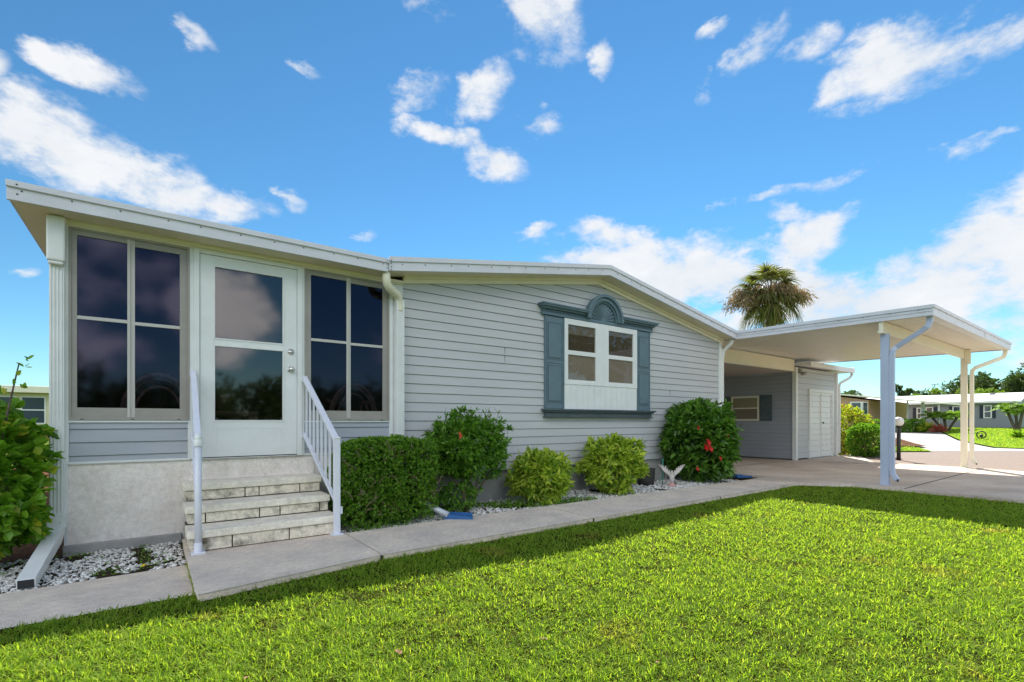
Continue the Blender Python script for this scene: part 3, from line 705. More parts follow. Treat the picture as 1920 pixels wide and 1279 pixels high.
# door
fr = MB(); fr.box(.335,.384,-.045,.04,.722,2.80); fr.box(1.290,1.340,-.045,.04,.722,2.80); fr.box(.384,1.290,-.045,.04,2.765,2.80)
fr.box(.384,1.290,-.05,.04,.722,.728)
fr.build('door_frame', M['white'], home, .003)
d = MB(); x0,x1,z0,z1 = .388,1.286,.738,2.760
d.box(x0,.500,-.034,.01,z0,z1); d.box(1.156,x1,-.034,.01,z0,z1); d.box(.500,1.156,-.034,.01,2.665,z1); d.box(.500,1.156,-.034,.01,1.868,1.922); d.box(.500,1.156,-.034,.01,z0,1.095)
for (a,b,c,e) in ((.500,1.156,1.922,2.665),(.500,1.156,1.095,1.868)):
    d.box(a,a+.014,-.040,-.01,c,e); d.box(b-.014,b,-.040,-.01,c,e); d.box(a+.014,b-.014,-.040,-.01,c,c+.014); d.box(a+.014,b-.014,-.040,-.01,e-.014,e)
d.box(.514,1.142,-.036,-.012,1.868,1.885); d.box(.53,1.13,-.037,-.0345,1.02,1.024); d.box(.53,.534,-.037,-.0345,.78,1.02); d.box(1.126,1.13,-.037,-.0345,.78,1.02)
for xx in (.53,1.126):  d.box(xx-.008,xx+.008,-.044,-.039,1.112,1.128,1)
d_o = d.build('door', [M['white'], M['screw']], home, .002)
MB().box(.386,1.288,-.03,.02,.7285,.7375).build('door_sweep', M['dark'], d_o)
MB().box(.514,1.142,-.018,-.014,1.936,2.651).build('pane', M['glass_door'], d_o)
MB().box(.514,1.142,-.018,-.014,1.109,1.854).build('pane', M['glass_door'], d_o)
MB().lathe((1.225,-.034,1.66), [(.0,-.064),(.018,-.062),(.027,-.052),(.027,-.042),(.014,-.030),(.012,-.012),(.034,-.008),(.036,0)], 20, axis='y').build('handle', M['metal'], d_o)
MB().lathe((1.225,-.034,1.855), [(.0,-.022),(.014,-.022),(.016,-.016),(.03,-.012),(.033,0)], 20, axis='y').box(1.222,1.228,-.068,-.054,1.842,1.868).build('deadbolt', M['metal'], d_o)
# gable window unit
w = MB(); y0, y1 = -.055, -.012
X0,X1,Z0,Z1 = 5.262,7.024,1.292,2.735
pan = [(5.334,5.966),(6.278,6.919)]
w.box(X0,5.334,y0,y1,1.70,Z1); w.box(5.966,6.278,y0,y1,1.70,Z1); w.box(6.919,X1,y0,y1,1.70,Z1)
for a,b in pan:
    w.box(a,b,y0,y1,2.645,Z1); w.box(a,b,y0,y1,1.70,1.735); w.box(a,b,y0+.008,y1,2.165,2.235)
    w.box(a,b,-.045,-.03,1.735,1.765)
w.box(6.10,6.14,-.062,-.055,1.70,Z1)
n = 13; wd = (X1-X0)/n
for i in range(n): w.box(X0+i*wd+.003, X0+(i+1)*wd-.003, -.048, -.012, Z0, 1.70)
w.box(X0,X1,-.040,-.012,Z0,1.70); w.box(X0,X1,-.058,-.048,1.688,1.702)
w_o = w.build('window', M['white'], home, .002)
for i,(a,b) in enumerate(pan):
    bl = MB()
    zt_ = 2.645
    for k in range(8 if i == 0 else 4): bl.box(a,b,-.030,-.024,zt_-.02-k*.018,zt_-.009-k*.018,0)
    bl.box(a,b,-.0215,-.0205,2.165,2.645,1)
    for k in range(16):
        q = a+(b-a)*k/16; bl.add([(q,-.024,1.765),(q+(b-a)/32,-.027,1.765),(q+(b-a)/16,-.024,1.765),(q,-.024,2.165),(q+(b-a)/32,-.027,2.165),(q+(b-a)/16,-.024,2.165)],[(0,1,4,3),(1,2,5,4)],0)
    bl.build('blind', [M['blind'], M['blindtop']], w_o)
    MB().box(a,b,-.036,-.033,2.235,2.645).build('pane', M['glass_win'], w_o)
    MB().box(a,b,-.036,-.033,1.765,2.165).build('pane', M['glass_win'], w_o)
def shutter(x0, x1, z0=1.295, z1=2.735, split=.50):
    s = MB(); s.box(x0,x1,-.036,-.012,z0,z1)
    zm = z0+(z1-z0)*split; st_ = .065
    for a,b in ((z0+.09,zm-.035),(zm+.045,z1-.09)):
        s.box(x0+st_,x1-st_,-.052,-.036,a+.03,b-.03); s.box(x0+st_-.028,x0+st_-.012,-.043,-.036,a,b); s.box(x1-st_+.012,x1-st_+.028,-.043,-.036,a,b)
        s.box(x0+st_-.012,x1-st_+.012,-.043,-.036,a,a+.014); s.box(x0+st_-.012,x1-st_+.012,-.043,-.036,b-.014,b)
    for a in (x0,x1-.018): s.box(a,a+.018,-.048,-.036,z0,z1)
    s.box(x0,x1,-.044,-.036,zm-.012,zm+.02)
    s.build('shutter', M['teal'], home, .006)
shutter(4.862,5.258); shutter(7.028,7.402)
# cornice with fan arch
c = MB()
def cornice_seg(x0, x1):
    c.box(x0,x1,-.060,-.012,2.742,2.765); c.box(x0,x1,-.050,-.012,2.765,2.83)
    c.box(x0-(.02 if x0<5.2 else 0),x1+(.02 if x1>7 else 0),-.095,-.012,2.83,2.86); c.box(x0-(.05 if x0<5.2 else 0),x1+(.05 if x1>7 else 0),-.14,-.012,2.86,2.885); c.box(x0-(.065 if x0<5.2 else 0),x1+(.065 if x1>7 else 0),-.155,-.012,2.885,2.905)
    x = x0+.02
    while x < x1-.02: c.box(x,x+.016,-.066,-.050,2.795,2.822); x += .034
cornice_seg(4.80,5.73); cornice_seg(6.56,7.47)
c.box(5.73,6.56,-.06,-.012,2.742,2.79)
cx, cz, ns = 6.145, 2.79, 22
def ring(r0, r1, ya, yb, m=0):
    for i in range(ns):
        a0, a1 = math.pi*i/ns, math.pi*(i+1)/ns
        c.prism([(cx+r0*math.cos(a0),cz+r0*math.sin(a0)),(cx+r1*math.cos(a0),cz+r1*math.sin(a0)),(cx+r1*math.cos(a1),cz+r1*math.sin(a1)),(cx+r0*math.cos(a1),cz+r0*math.sin(a1))], 'y', ya, yb, m)
ring(.33,.415,-.10,-.012); ring(.39,.435,-.135,-.10); ring(.30,.33,-.07,-.012)
c.prism([(cx+.3*math.cos(math.pi*i/ns), cz+.3*math.sin(math.pi*i/ns)) for i in range(ns+1)], 'y', -.035, -.012)
c.build('window_cornice', M['teal'], home)
fan = MB()
for i in range(13):
    a = math.pi*(i+.5)/13; h = .085
    fan.add([(cx+.05*math.cos(a),-.040,cz+.05*math.sin(a)),(cx+.29*math.cos(a-h),-.036,cz+.29*math.sin(a-h)),(cx+.295*math.cos(a),-.062,cz+.295*math.sin(a)),(cx+.29*math.cos(a+h),-.036,cz+.29*math.sin(a+h))],[(0,1,2),(0,2,3)])
fan.prism([(cx+.055*math.cos(math.pi*i/10), cz+.055*math.sin(math.pi*i/10)) for i in range(11)], 'y', -.062, -.036)
fan.build('fan_arch', M['teal'], home)
s = MB(); s.box(4.80,7.47,-.135,-.012,1.262,1.290); s.box(4.83,7.44,-.11,-.012,1.235,1.262); s.box(4.86,7.41,-.075,-.012,1.175,1.235); s.box(4.84,7.43,-.09,-.012,1.155,1.175)
s.build('window_sill', M['teal_dark'], home, .006)
# downspouts
def rect_dsp(path, w=.075, h=.055, name='downspout', mat='white', parent=home, up=(0,1,0), collars=()):
    mb = MB(); mb.tube(path, 0, rect=(w,h), up=up)
    return mb
d = MB(); d.box(-.70,-.602,-.075,-.012,.26,2.62)
for i in range(4): d.box(-.694+i*.023,-.684+i*.023,-.081,-.075,.28,2.55)
d.tube([(-.65,-.045,.30),(-.65,-.055,.20),(-.665,-.12,.105),(-.70,-1.02,-.035)], 0, rect=(.10,.075), up=(0,0,1))
d.box(-.715,-.59,-.088,-.006,.18,.30)
d_o = d.build('downspout', M['white'], home, .008)
MB().box(-.712,-.592,-.13,-.008,2.46,2.845).box(-.704,-.60,-.125,-.02,2.43,2.46).build('elbow', M['white'], d_o, .02)
MB().box(-.742,-.658,-1.0265,-1.0225,-.063,-.005).build('outlet', M['dark'], d_o)
d = MB(); d.tube([(2.475,-.055,2.60),(2.475,-.055,.12)], 0, rect=(.105,.08), up=(0,1,0))
for i in range(3): d.box(2.44+i*.027,2.448+i*.027,-.101,-.095,.15,2.5)
d_o = d.build('downspout', M['white'], home, .006)
MB().tube([(2.23,-.24,2.86),(2.23,-.24,2.80),(2.245,-.225,2.73),(2.29,-.19,2.69),(2.36,-.14,2.67),(2.43,-.09,2.65),(2.468,-.062,2.60),(2.475,-.055,2.53),(2.475,-.055,2.46)], [.048,.05,.05,.052,.05,.052,.05,.05,.055], 14).build('elbow', M['cream'], d_o, .012)
d = MB(); d.tube([(9.93,-.22,2.84),(9.93,-.20,2.76),(9.89,-.05,2.60),(9.885,-.02,2.4),(9.885,-.02,.1)], 0, rect=(.06,.05), up=(1,0,0)); d.build('downspout', M['white'], home, .006)
# downspout extension that pokes out of the hedge onto the blue splash block
tag(MB().tube([(2.50,-.55,.20),(2.56,-.76,.12),(2.68,-.93,.04)], .036, 12).build('drain_pipe', M['alu']), 'short white drain pipe poking out between hedge and ixora onto the blue splash block', 'pipe')

# ---------------------------------------------------------------- steps and railings
stp = thing('concrete_steps', 'three pale concrete steps with dark jointed block risers below the white porch door', 'steps', (.855,-.6,0))
for k, (yf, zt_) in enumerate(((-.93,.180),(-.63,.345),(-.33,.512))):
    yb = 0 if k == 2 else yf+.33
    MB().box(.235,1.475,yf,yb if k==2 else yf+.335,zt_-.066,zt_).build('tread', M['tread'], stp, .010)
    r = MB(); zb = (0, .181, .346)[k]; zz0, zz1 = zb+.002, zt_-.068
    r.box(.262,1.452,yf+.035,-.001,zz0,zz1,1)
    for a,b in (((.26,.56),(.57,1.02),(1.03,1.455)),((.26,.385),(.395,.82),(.83,1.0),(1.01,1.37),(1.38,1.455)),((.26,.74),(.75,.865),(.875,1.25),(1.26,1.455)))[k]:
        r.box(a,b,yf+.02,yf+.06,zz0+.006,zz1-.003,0)
    r.box(.255,.30,yf+.062,-.002,zz0+.006,zz1-.003,0); r.box(1.42,1.46,yf+.062,-.002,zz0+.006,zz1-.003,0)
    r.build('riser', [M['block'], M['mortar']], stp, .004)
MB().box(.235,1.475,-.012,-.0005,.514,.70).build('top_riser', M['stucco'], stp)
def railing(x, label, round_post, flare=0):
    t = thing('handrail', label, 'handrail', (x,-.95,0))
    p = MB()
    if round_post:
        p.tube([(x,-.95,0),(x,-.95,.90)], .027, 14); p.box(x-.05,x+.05,-1.0,-.90,0,.014)
        p.lathe((x,-.95,.0), [(.03,0),(.03,.08),(.027,.09)], 14)
        po = p.build('post', M['rail'], t)
        MB().lathe((x,-.95,.90), [(.033,-.012),(.035,0),(.035,.035),(.028,.045),(.031,.052),(.026,.075),(.012,.095),(0,.10)], 14).build('finial', M['white'], po)
    else:
        p.box(x-.028,x+.028,-.978,-.922,0,.93); p.box(x-.055,x+.055,-1.005,-.895,0,.014); p.box(x+.029,x+.045,-.99,-.95,.20,.27)
        po = p.build('post', M['rail'], t, .004)
        MB().box(x-.032,x+.032,-.982,-.918,.93,.945).build('finial', M['white'], po, .006)
    w = .024
    MB().tube([(x,-.96,.905),(x+flare,-.035,1.575)], 0, rect=(.05,.045), up=(0,0,1)).box(x+flare-.03,x+flare+.03,-.045,-.022,1.53,1.60).build('top_rail', M['rail'], t, .005)
    MB().tube([(x,-.93,.315),(x+flare,-.035,.945)], 0, rect=(.036,.03), up=(0,0,1)).box(x+flare-.025,x+flare+.025,-.045,-.022,.91,.97).build('bottom_rail', M['rail'], t, .004)
    for i in range(8):
        q = (i+.55)/8.2; y = -.95+q*.93; xx = x+flare*q
        zt_ = .905+(y+.96)/.925*.67; zb = .315+(y+.93)/.895*.63
        MB().box(xx-.0095,xx+.0095,y-.0095,y+.0095,zb+.006,zt_-.01).build('baluster', M['rail'], t)
railing(1.442, 'white metal stair railing with square post on the hedge side of the steps', False, -.075)
railing(.312, 'white metal stair railing with round capped post at the left of the steps', True, .02)

# furniture on the porch
def wicker_chair(x, y, z, rot, label):
    t = thing('wicker_chair', label, 'chair', (x,y,z), 'wicker chairs inside the glazed porch')
    b = MB()
    pts = [(x+.30*math.cos(a), y+.05-.05*math.sin(a), z+.42+.42*math.sin(a)) for a in [math.pi*i/14 for i in range(15)]]
    b.tube([(pts[0][0],pts[0][1],z+.02)]+pts+[(pts[-1][0],pts[-1][1],z+.02)], .022, 8)
    pts = [(x+.20*math.cos(a), y+.04, z+.42+.30*math.sin(a)) for a in [math.pi*i/10 for i in range(11)]]
    b.tube(pts, .014, 6)
    for rr_, hh in ((.27,.385),):
        b.tube([(x+rr_*math.cos(a), y+.045, z+.42+hh*math.sin(a)) for a in [math.pi*i/10 for i in range(11)]], .016, 6)
    b.build('backrest', M['rattan'], t)
    MB().box(x-.27,x+.27,y,y+.5,z+.34,z+.46).build('cushion', M['cushion'], t, .03)
    MB().box(x-.29,x+.29,y,y+.52,z+.27,z+.335).build('seat', M['rattan'], t, .01)
    for sx in (-.26,.26):
        MB().tube([(x+sx,y+.50,z+.62),(x+sx,y+.50,z+.0)], .018, 7).build('leg', M['rattan'], t)
        MB().tube([(x+sx,y+.02,z+.60),(x+sx,y+.3,z+.64),(x+sx,y+.52,z+.60)], .022, 7).build('armrest', M['rattan'], t)
wicker_chair(.06,.42,.735,0,'rounded wicker chair behind the left porch window')
wicker_chair(2.12,.55,.735,0,'rounded wicker chair behind the porch window beside the downspout')
t = thing('wicker_table', 'low wicker table seen through the lower pane of the porch door', 'table', (.72,.75,.735))
MB().box(.45,1.0,.5,1.0,1.165,1.21).build('tabletop', M['cushion'], t, .015)
for a,b in ((.48,.53),(.97,.53),(.48,.97),(.97,.97)): MB().tube([(a,b,1.165),(a,b,.735)], .018, 7).build('leg', M['rattan'], t)

# ---------------------------------------------------------------- carport
cp = thing('carport', 'white flat-roofed metal carport on posts over the driveway, joined to the house', 'carport', (12.8,-2.8,0))
CX0, CX1, CY = 9.945, 16.30, -3.52
rz = lambda y: 3.0 + (y+.3)*.0155      # roof falls slightly to its front edge
def slopebox(mb, x0, x1, y0, y1, d0, d1, m=0):
    mb.prism([(y0,rz(y0)+d0),(y1,rz(y1)+d0),(y1,rz(y1)+d1),(y0,rz(y0)+d1)], 'x', x0, x1, m)
mb = MB(); slopebox(mb, CX0+.02, CX1-.02, CY+.02, 1.9, -.05, -.01)
mb.box(9.9,14.6,1.9,9.5,2.60,2.66)
ro = mb.build('roof', M['roofwhite'], cp)
mb = MB(); n = 42
for i in range(n):   # ribbed pan underside: pans running front to back
    a = CX0+.03+(CX1-CX0-.06)*i/n; b = CX0+.03+(CX1-CX0-.06)*(i+1)/n
    slopebox(mb, a, b-.032, CY+.13, 1.85, -.150, -.135)
    slopebox(mb, b-.032, b, CY+.13, 1.85, -.140, -.130, 1)
mb.build('ceiling_pan', [M['pan'], M['taupe']], ro)
f = MB()
slopebox(f, CX0-.0, CX0+.02, CY, .15, -.165, -.052); slopebox(f, CX0-.018, CX0+.02, CY, .15, -.052, .0)
slopebox(f, CX0-.010, CX0, CY, .15, -.10, -.094)
f.box(CX0,CX1,CY-.015,CY,rz(CY)-.175,rz(CY)-.05); f.box(CX0-.015,CX1+.01,CY-.03,CY,rz(CY)-.05,rz(CY)+.002)
f.box(13.55,13.565,CY-.033,CY-.014,rz(CY)-.174,rz(CY)+.003)
slopebox(f, CX1-.02, CX1, CY, 1.9, -.165, .0)
for i in range(8): y = -.7-i*.38; f.box(CX0-.024,CX0-.017,y,y+.014,rz(y)-.07,rz(y)-.056,1)
f.build('fascia', [M['fascia'], M['screw']], ro, .003)
mb = MB(); slopebox(mb, CX0+.02, CX1-.02, CY, CY+.12, -.175, -.16); mb.build('gutter', M['white'], ro)
MB().box(9.98,16.22,-2.86,-2.80,2.595,2.80).box(9.99,16.2,-2.80,-2.775,2.61,2.64).build('beam', M['cream'], cp, .004)
MB().box(9.87,14.50,.50,.56,2.50,2.83).build('header_panel', M['cream'], cp, .004)
mb = MB(); mb.box(9.9,14.5,.56,9.4,2.49,2.50); mb.build('rear_ceiling', M['ceil2'], cp)
for px_, pm in ((10.16, 'post'), (15.62, 'cream')):
    p = MB(); p.box(px_-.035,px_-.022,-2.90,-2.78,.0,2.60); p.box(px_-.022,px_+.022,-2.855,-2.825,.0,2.60); p.box(px_+.022,px_+.035,-2.90,-2.78,.0,2.60)
    p.box(px_-.06,px_+.06,-2.92,-2.76,.0,.012)
    if pm == 'cream': p.box(px_-.012,px_+.012,-2.90,-2.78,.0,2.6)
    o = p.build('post', M[pm], cp, .003)
    if pm == 'cream': MB().box(px_-.055,px_+.055,-2.955,-2.862,2.46,2.80).build('bracket', M['cream'], o, .003)
for x, px_, e in ((CX0+.13, 10.17, 0), (CX1-.12, 15.63, 1)):
    mb = MB(); yd = -2.937 if not e else -2.975
    mb.tube([(x,CY+.06,2.79),(x,CY+.06,2.70),(x,CY+.09,2.62),(x-.05 if e else x+.02,CY+.16,2.575),(px_+.02,yd-.06,2.36),(px_,yd-.01,2.30),(px_,yd,2.20),(px_,yd,.30),(px_,yd-.01,.20),(px_-.03,yd-.08,.10)], 0, rect=(.075,.07), up=(1,0,0))
    o = mb.build('downspout', M['post'] if not e else M['cream'], cp, .006)
    MB().box(px_-.062,px_+.0,yd-.093,yd-.085,.07,.12).build('outlet', M['dark'], o)

# ---------------------------------------------------------------- shed
sh = thing('storage_shed', 'small grey lap-sided storage shed with white double doors at the end of the carport', 'shed', (16,.6,0))
mb = MB()
siding(mb, 'x', .5, 14.56, 17.36, .04, 2.62, .165, holes=[(15.42,17.0,-1,2.0)], zref=.04, mshade=1)
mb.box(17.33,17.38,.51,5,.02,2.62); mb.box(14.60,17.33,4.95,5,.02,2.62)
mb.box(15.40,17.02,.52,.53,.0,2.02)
mb.build('wall', [M['siding'], M['lap_shade_seam']], sh)
mb = MB(); siding(mb, 'y', 14.55, .53, 9.2, .04, 2.52, .119, zref=.04, mshade=1); mb.box(14.56,14.60,.51,9.2,.02,2.52)
mb.build('side_wall', [M['siding_dark'], M['lap_shade_seam']], sh)
MB().box(14.50,14.62,.455,.56,.0,2.62).build('corner_trim', M['white'], sh, .004); MB().box(17.31,17.42,.455,.56,.0,2.62).build('corner_trim', M['white'], sh, .004)
MB().prism([(.15,2.66),(5.3,2.80),(5.3,2.88),(.15,2.74)], 'x', 14.64, 17.80).box(14.64,17.82,.13,.15,2.615,2.75).box(17.80,17.82,.15,5.3,2.63,2.80).build('roof', M['roofwhite'], sh)
mb = MB(); mb.box(15.36,15.44,.45,.50,.02,2.04); mb.box(16.96,17.06,.45,.50,.02,2.04); mb.box(15.44,16.96,.45,.50,1.96,2.04); mb.build('door_frame', M['white'], sh, .003)
for k,(a,b) in enumerate(((15.45,16.195),(16.205,16.95))):
    mb = MB(); siding(mb, 'x', .495, a+.05, b-.05, .06, 1.94, .165, zref=.04, depth=.012, mshade=1)
    mb.box(a,a+.05,.465,.50,.04,1.955); mb.box(b-.05,b,.465,.50,.04,1.955); mb.box(a+.05,b-.05,.465,.50,1.91,1.955); mb.box(a+.05,b-.05,.465,.50,.04,.08)
    for j in range(11):
        mb.box(a-.002 if k==0 else b-.012, a+.012 if k==0 else b+.002, .457,.465,.22+j*.165,.245+j*.165, 2)
        if k == 1: mb.box(a-.006,a+.006,.457,.465,.22+j*.165,.24+j*.165, 2)
    o = mb.build('door', [M['white'], M['lap_shade_seam'], M['dark']], sh)
    if k == 1: MB().lathe((16.25,.465,1.05), [(0,-.05),(.025,-.045),(.028,-.03),(.01,-.02),(.01,0)], 10, axis='y').build('handle', M['black'], o)
# side window with shutters (faces the carport)
w = MB(); yA, yB = 1.50, 2.36
w.box(14.50,14.54,yA,yB,1.80,1.86); w.box(14.50,14.54,yA,yB,1.11,1.165); w.box(14.50,14.54,yA,yA+.05,1.165,1.80); w.box(14.50,14.54,yB-.05,yB,1.165,1.80); w.box(14.505,14.535,yA+.05,yB-.05,1.47,1.51)
wo_ = w.build('window', M['cream'], sh, .003)
MB().box(14.522,14.526,yA+.05,yB-.05,1.165,1.47).build('pane', M['glass_win'], wo_)
MB().box(14.522,14.526,yA+.05,yB-.05,1.51,1.80).build('pane', M['glass_win'], wo_)
MB().box(14.530,14.534,yA+.05,yB-.05,1.51,1.80,0).box(14.530,14.534,yA+.05,yB-.05,1.165,1.47,1).build('blind', [M['creamwall'], M['blind']], wo_)
for a,b in ((1.13,1.48),(2.38,2.73)):
    s = MB(); s.box(14.505,14.537,a,b,1.11,1.87); s.box(14.498,14.505,a+.05,b-.05,1.17,1.46); s.box(14.498,14.505,a+.05,b-.05,1.53,1.81); s.build('shutter', M['teal_dark'], sh, .003)
mb = MB(); mb.tube([(17.76,.2,2.64),(17.76,.2,2.55),(17.72,.24,2.47),(17.48,.42,2.30),(17.45,.44,2.2),(17.45,.44,.1)], 0, rect=(.065,.055), up=(1,0,0)); mb.build('downspout', M['white'], sh, .005)
mb = MB(); mb.box(14.66,14.80,.40,.485,2.46,2.58); mb.lathe((14.70,.36,2.43), [(.0,-.05),(.05,-.05),(.045,.04),(.02,.06)], 10, axis='y'); mb.lathe((14.80,.36,2.45), [(.0,-.05),(.05,-.05),(.045,.04),(.02,.06)], 10, axis='y'); mb.build('floodlight', M['taupe'], sh)

# ---------------------------------------------------------------- shrubs and small things by the path
def shrub(name, label, cat, c, rad, mat, n, k, L, W, p=2., shell=.6, amp=.12, kk=3.5, seed=1, droop=.2, spread=.9, group=None, zmin=.0, stems=8, stemh=.6, stem_r=.012, extra=None):
    t = thing(name, label, cat, (c[0],c[1],0), group)
    X, N = shrub_points(n, c, rad, p, shell, amp, kk, seed, zmin)
    parts = [whorls(X, N, k, L, W, spread, droop)]
    if extra: parts += extra(X, N)
    npmesh('foliage', *merge(parts), M[mat], t)
    tips = []
    for i in range(stems):
        a = i/stems*6.28+random.uniform(-.3,.3); q = random.uniform(.35,.8)
        tips.append((c[0]+rad[0]*q*math.cos(a), c[1]+rad[1]*q*math.sin(a), c[2]+rad[2]*random.uniform(-.1,stemh)))
    twigs((c[0],c[1],-.04), tips, stem_r, stem_r*.4, 'twig', t, 'stem', 6, .05)
    return t
def flowers(parent, spots, r, mat, name='flower', petals=6):
    for (x,y,z) in spots:
        P = np.repeat(np.array([[x,y,z]]), petals, 0); a = np.linspace(0, 6.28, petals, endpoint=False)
        d = np.stack([np.cos(a)*.8, np.full(petals,-.45)+.3*np.sin(a), np.sin(a)*.8], 1)
        v, q = leaves(P, d, r, r*.9, .1, .2, nref=unit(np.tile([[0.3,-1,.1]], (petals,1)))); npmesh(name, v, q, M[mat], parent)
# clipped boxwood hedge next to the steps
hd = shrub('boxwood_hedge', 'clipped boxy green hedge with bare brown twigs beside the stair railing', 'hedge', (2.10,-.50,.42), (.55,.37,.47), 'box', 5200, 5, .034, .020, p=6, shell=.84, amp=.05, kk=5, seed=2, droop=.1, spread=1.2, zmin=.03, stems=0, extra=lambda X, N: [whorls(*shrub_points(1600, (2.10,-.50,.42), (.50,.31,.43), 6, .45, .03, 5, 4, .03), 5, .055, .035)])
tips = [(random.uniform(1.6,2.6), -.83+random.uniform(-.03,.03), random.uniform(.12,.8)) for _ in range(85)]
mb = MB()
for tx,ty,tz in tips:
    a = Vector((tx,ty,tz)); pts = [a]
    for _ in range(4): a = a + Vector((random.uniform(-.05,.05), random.uniform(-.01,.02), random.uniform(-.01,.055))); pts.append(a)
    mb.tube(pts, [.0055,.005,.0045,.004,.003], 4)
mb.build('branch', M['twig'], hd)
# ixora bush (loose, multi-stem)
t = thing('ixora_bush', 'loose dark green bush with an orange flower between the boxy hedge and the yellow shrubs', 'bush', (3.2,-.5,0))
X, N = shrub_points(1250, (3.2,-.46,.76), (.52,.42,.38), 2.4, .50, .24, 4, 8, .12)
X2, N2 = shrub_points(170, (3.0,-.55,.20), (.35,.25,.2), 2, .4, .2, 4, 9, -.02)
X3 = np.array([[3.35+random.gauss(0,.2), -.45+random.gauss(0,.12), 1.05+abs(random.gauss(0,.07))] for _ in range(80)]); N3 = np.tile([[0,0,1.]], (80,1))
npmesh('foliage', *merge([whorls(X,N,6,.075,.034,.9,.2), whorls(X2,N2,5,.06,.028,.9,.2), whorls(X3,N3,4,.05,.02,.6,.1)]), M['ixora'], t)
twigs((3.15,-.52,-.04), [(2.95+.13*i,-.5+random.uniform(-.2,.15),.55+random.uniform(-.1,.15)) for i in range(6)], .02, .008, 'twig', t, 'stem', 6, .05)
mb = MB()
for i in range(12):
    x = random.uniform(2.95,3.7); y = random.uniform(-.55,-.3); z = random.uniform(1.0,1.12)
    mb.tube([(x,y,z),(x+random.uniform(-.04,.05),y,z+.09),(x+random.uniform(-.06,.09),y,z+.17)], [.003,.0025,.0015], 4)
mb.build('twig', M['bark'], t)
flowers(t, [(2.87,-.85,.955),(2.89,-.85,.93),(2.87,-.86,.91)], .022, 'orange')
# two variegated shrubs
v1 = shrub('variegated_shrub', 'smaller rounded yellow-green variegated shrub next to the ixora bush', 'shrub', (4.38,-.52,.34), (.38,.33,.32), 'varieg', 560, 7, .10, .040, p=2.4, shell=.60, amp=.17, kk=5, seed=21, group='yellow-green shrubs under the gable window', zmin=.03, spread=1.1)
v2 = shrub('variegated_shrub', 'taller rounded yellow-green variegated shrub below the window sill, next to the dark pot', 'shrub', (5.84,-.52,.41), (.45,.38,.39), 'varieg', 680, 7, .105, .042, p=2.6, shell=.60, amp=.15, kk=5, seed=33, group='yellow-green shrubs under the gable window', zmin=.05, spread=1.1)
# large hibiscus with red flowers at the corner
hb = shrub('hibiscus_bush', 'large rounded dark green hibiscus bush with red flowers at the house corner', 'bush', (8.36,-.45,.74), (.76,.62,.70), 'hibleaf', 1300, 6, .135, .065, p=2.3, shell=.55, amp=.18, kk=5, seed=5, zmin=.05, stems=10, stem_r=.02)
flowers(hb, [(7.70,-1.02,.73),(7.66,-1.0,.64),(7.73,-1.04,.62)], .075, 'red')
flowers(hb, [(7.60,-.88,.27),(7.95,-1.10,.45),(7.66,-.86,.98),(8.15,-1.12,.85)], .045, 'red')
# bright hibiscus at the left edge
lh = thing('hibiscus_shrub', 'bright green broad-leaved shrub left of the corner downspout', 'shrub', (-1.15,-.35,0))
X, N = shrub_points(900, (-1.18,-.22,.60), (.50,.47,.64), 2.2, .55, .14, 3.5, 13, .02)
X3 = np.array([[-.86,-.42,1.38],[-.84,-.42,1.45],[-.80,-.40,1.52],[-.78,-.4,1.58],[-.98,-.5,1.42],[-1.0,-.5,1.5],[-.99,-.5,1.36],[-.9,-.45,1.3],[-.8,-.4,1.35]]); N3 = np.tile([[0,0,1.]], (9,1))
npmesh('foliage', *merge([whorls(X,N,5,.090,.072,.9,.18), whorls(X3,N3,3,.05,.03,.9,.1)]), M['hibbright'], lh)
twigs((-1.15,-.25,-.08), [(-1.5,-.4,.5),(-1.3,-.6,.45),(-1.05,-.55,.5),(-.9,-.35,.6),(-1.2,-.1,.7),(-.83,-.40,1.55),(-.98,-.5,1.48)], .014, .004, 'bark', lh, 'stem', 6, .04)
# dark planter, stake, bird statue, splash blocks
tag(MB().lathe((7.06,-.22,-.04), [(0,0),(.13,0),(.15,.10),(.16,.28),(.165,.30),(.14,.30),(.13,.24),(0,.23)], 18).build('planter', M['potm']), 'dark stump-like planter against the foundation beside the taller yellow-green shrub', 'planter')
g = MB(); g.tube([(7.29,-.40,-.04),(7.30,-.40,.43)], .009, 8); g.tube([(7.29,-.40,.10),(7.25,-.36,.05),(7.21,-.38,.02)], .006, 6); g.tube([(7.30,-.40,.40),(7.25,-.42,.42),(7.24,-.42,.38)], .006, 6); g.tube([(7.42,-.38,.0),(7.405,-.38,.30)], .008, 6, 1)
tag(g.build('garden_stake', [M['green_plastic'], M['statue']]), 'thin teal green garden stake standing in the pebbles', 'stake')
t = thing('bird_statue', 'small white bird statue with raised wings in the pebbles before the hibiscus', 'statue', (7.25,-.62,-.04))
b = MB(); bx_, by_ = 7.25, -.62
b.lathe((bx_,by_,0), [(0,.02),(.03,.03),(.045,.09),(.038,.15),(.02,.19),(.024,.215),(.018,.235),(0,.245)], 14)
b.tube([(bx_-.01,by_-.015,.225),(bx_-.04,by_-.04,.218)], [.008,.002], 6)
b.build('body', M['statue'], t)
for sg in (-1,1):
    w = MB()
    for k in range(6):
        q = k/5
        ex = .045+.18*q; w.tube([(bx_+sg*.02*.8, by_-sg*.02*.6, .11+.016*k), (bx_+sg*(.05+.07*q)*.8, by_-sg*(.05+.07*q)*.6, .17+.05*q), (bx_+sg*ex*.8, by_-sg*ex*.6, .20+.15*math.sin(.35+q*1.25))], [.016,.018,.006], 6)
    w.build('wing', M['statue'], t)
MB().lathe((bx_,by_,-.04), [(0,0),(.075,0),(.07,.03),(.035,.07),(0,.075)], 12).build('base', M['statue_base'], t)
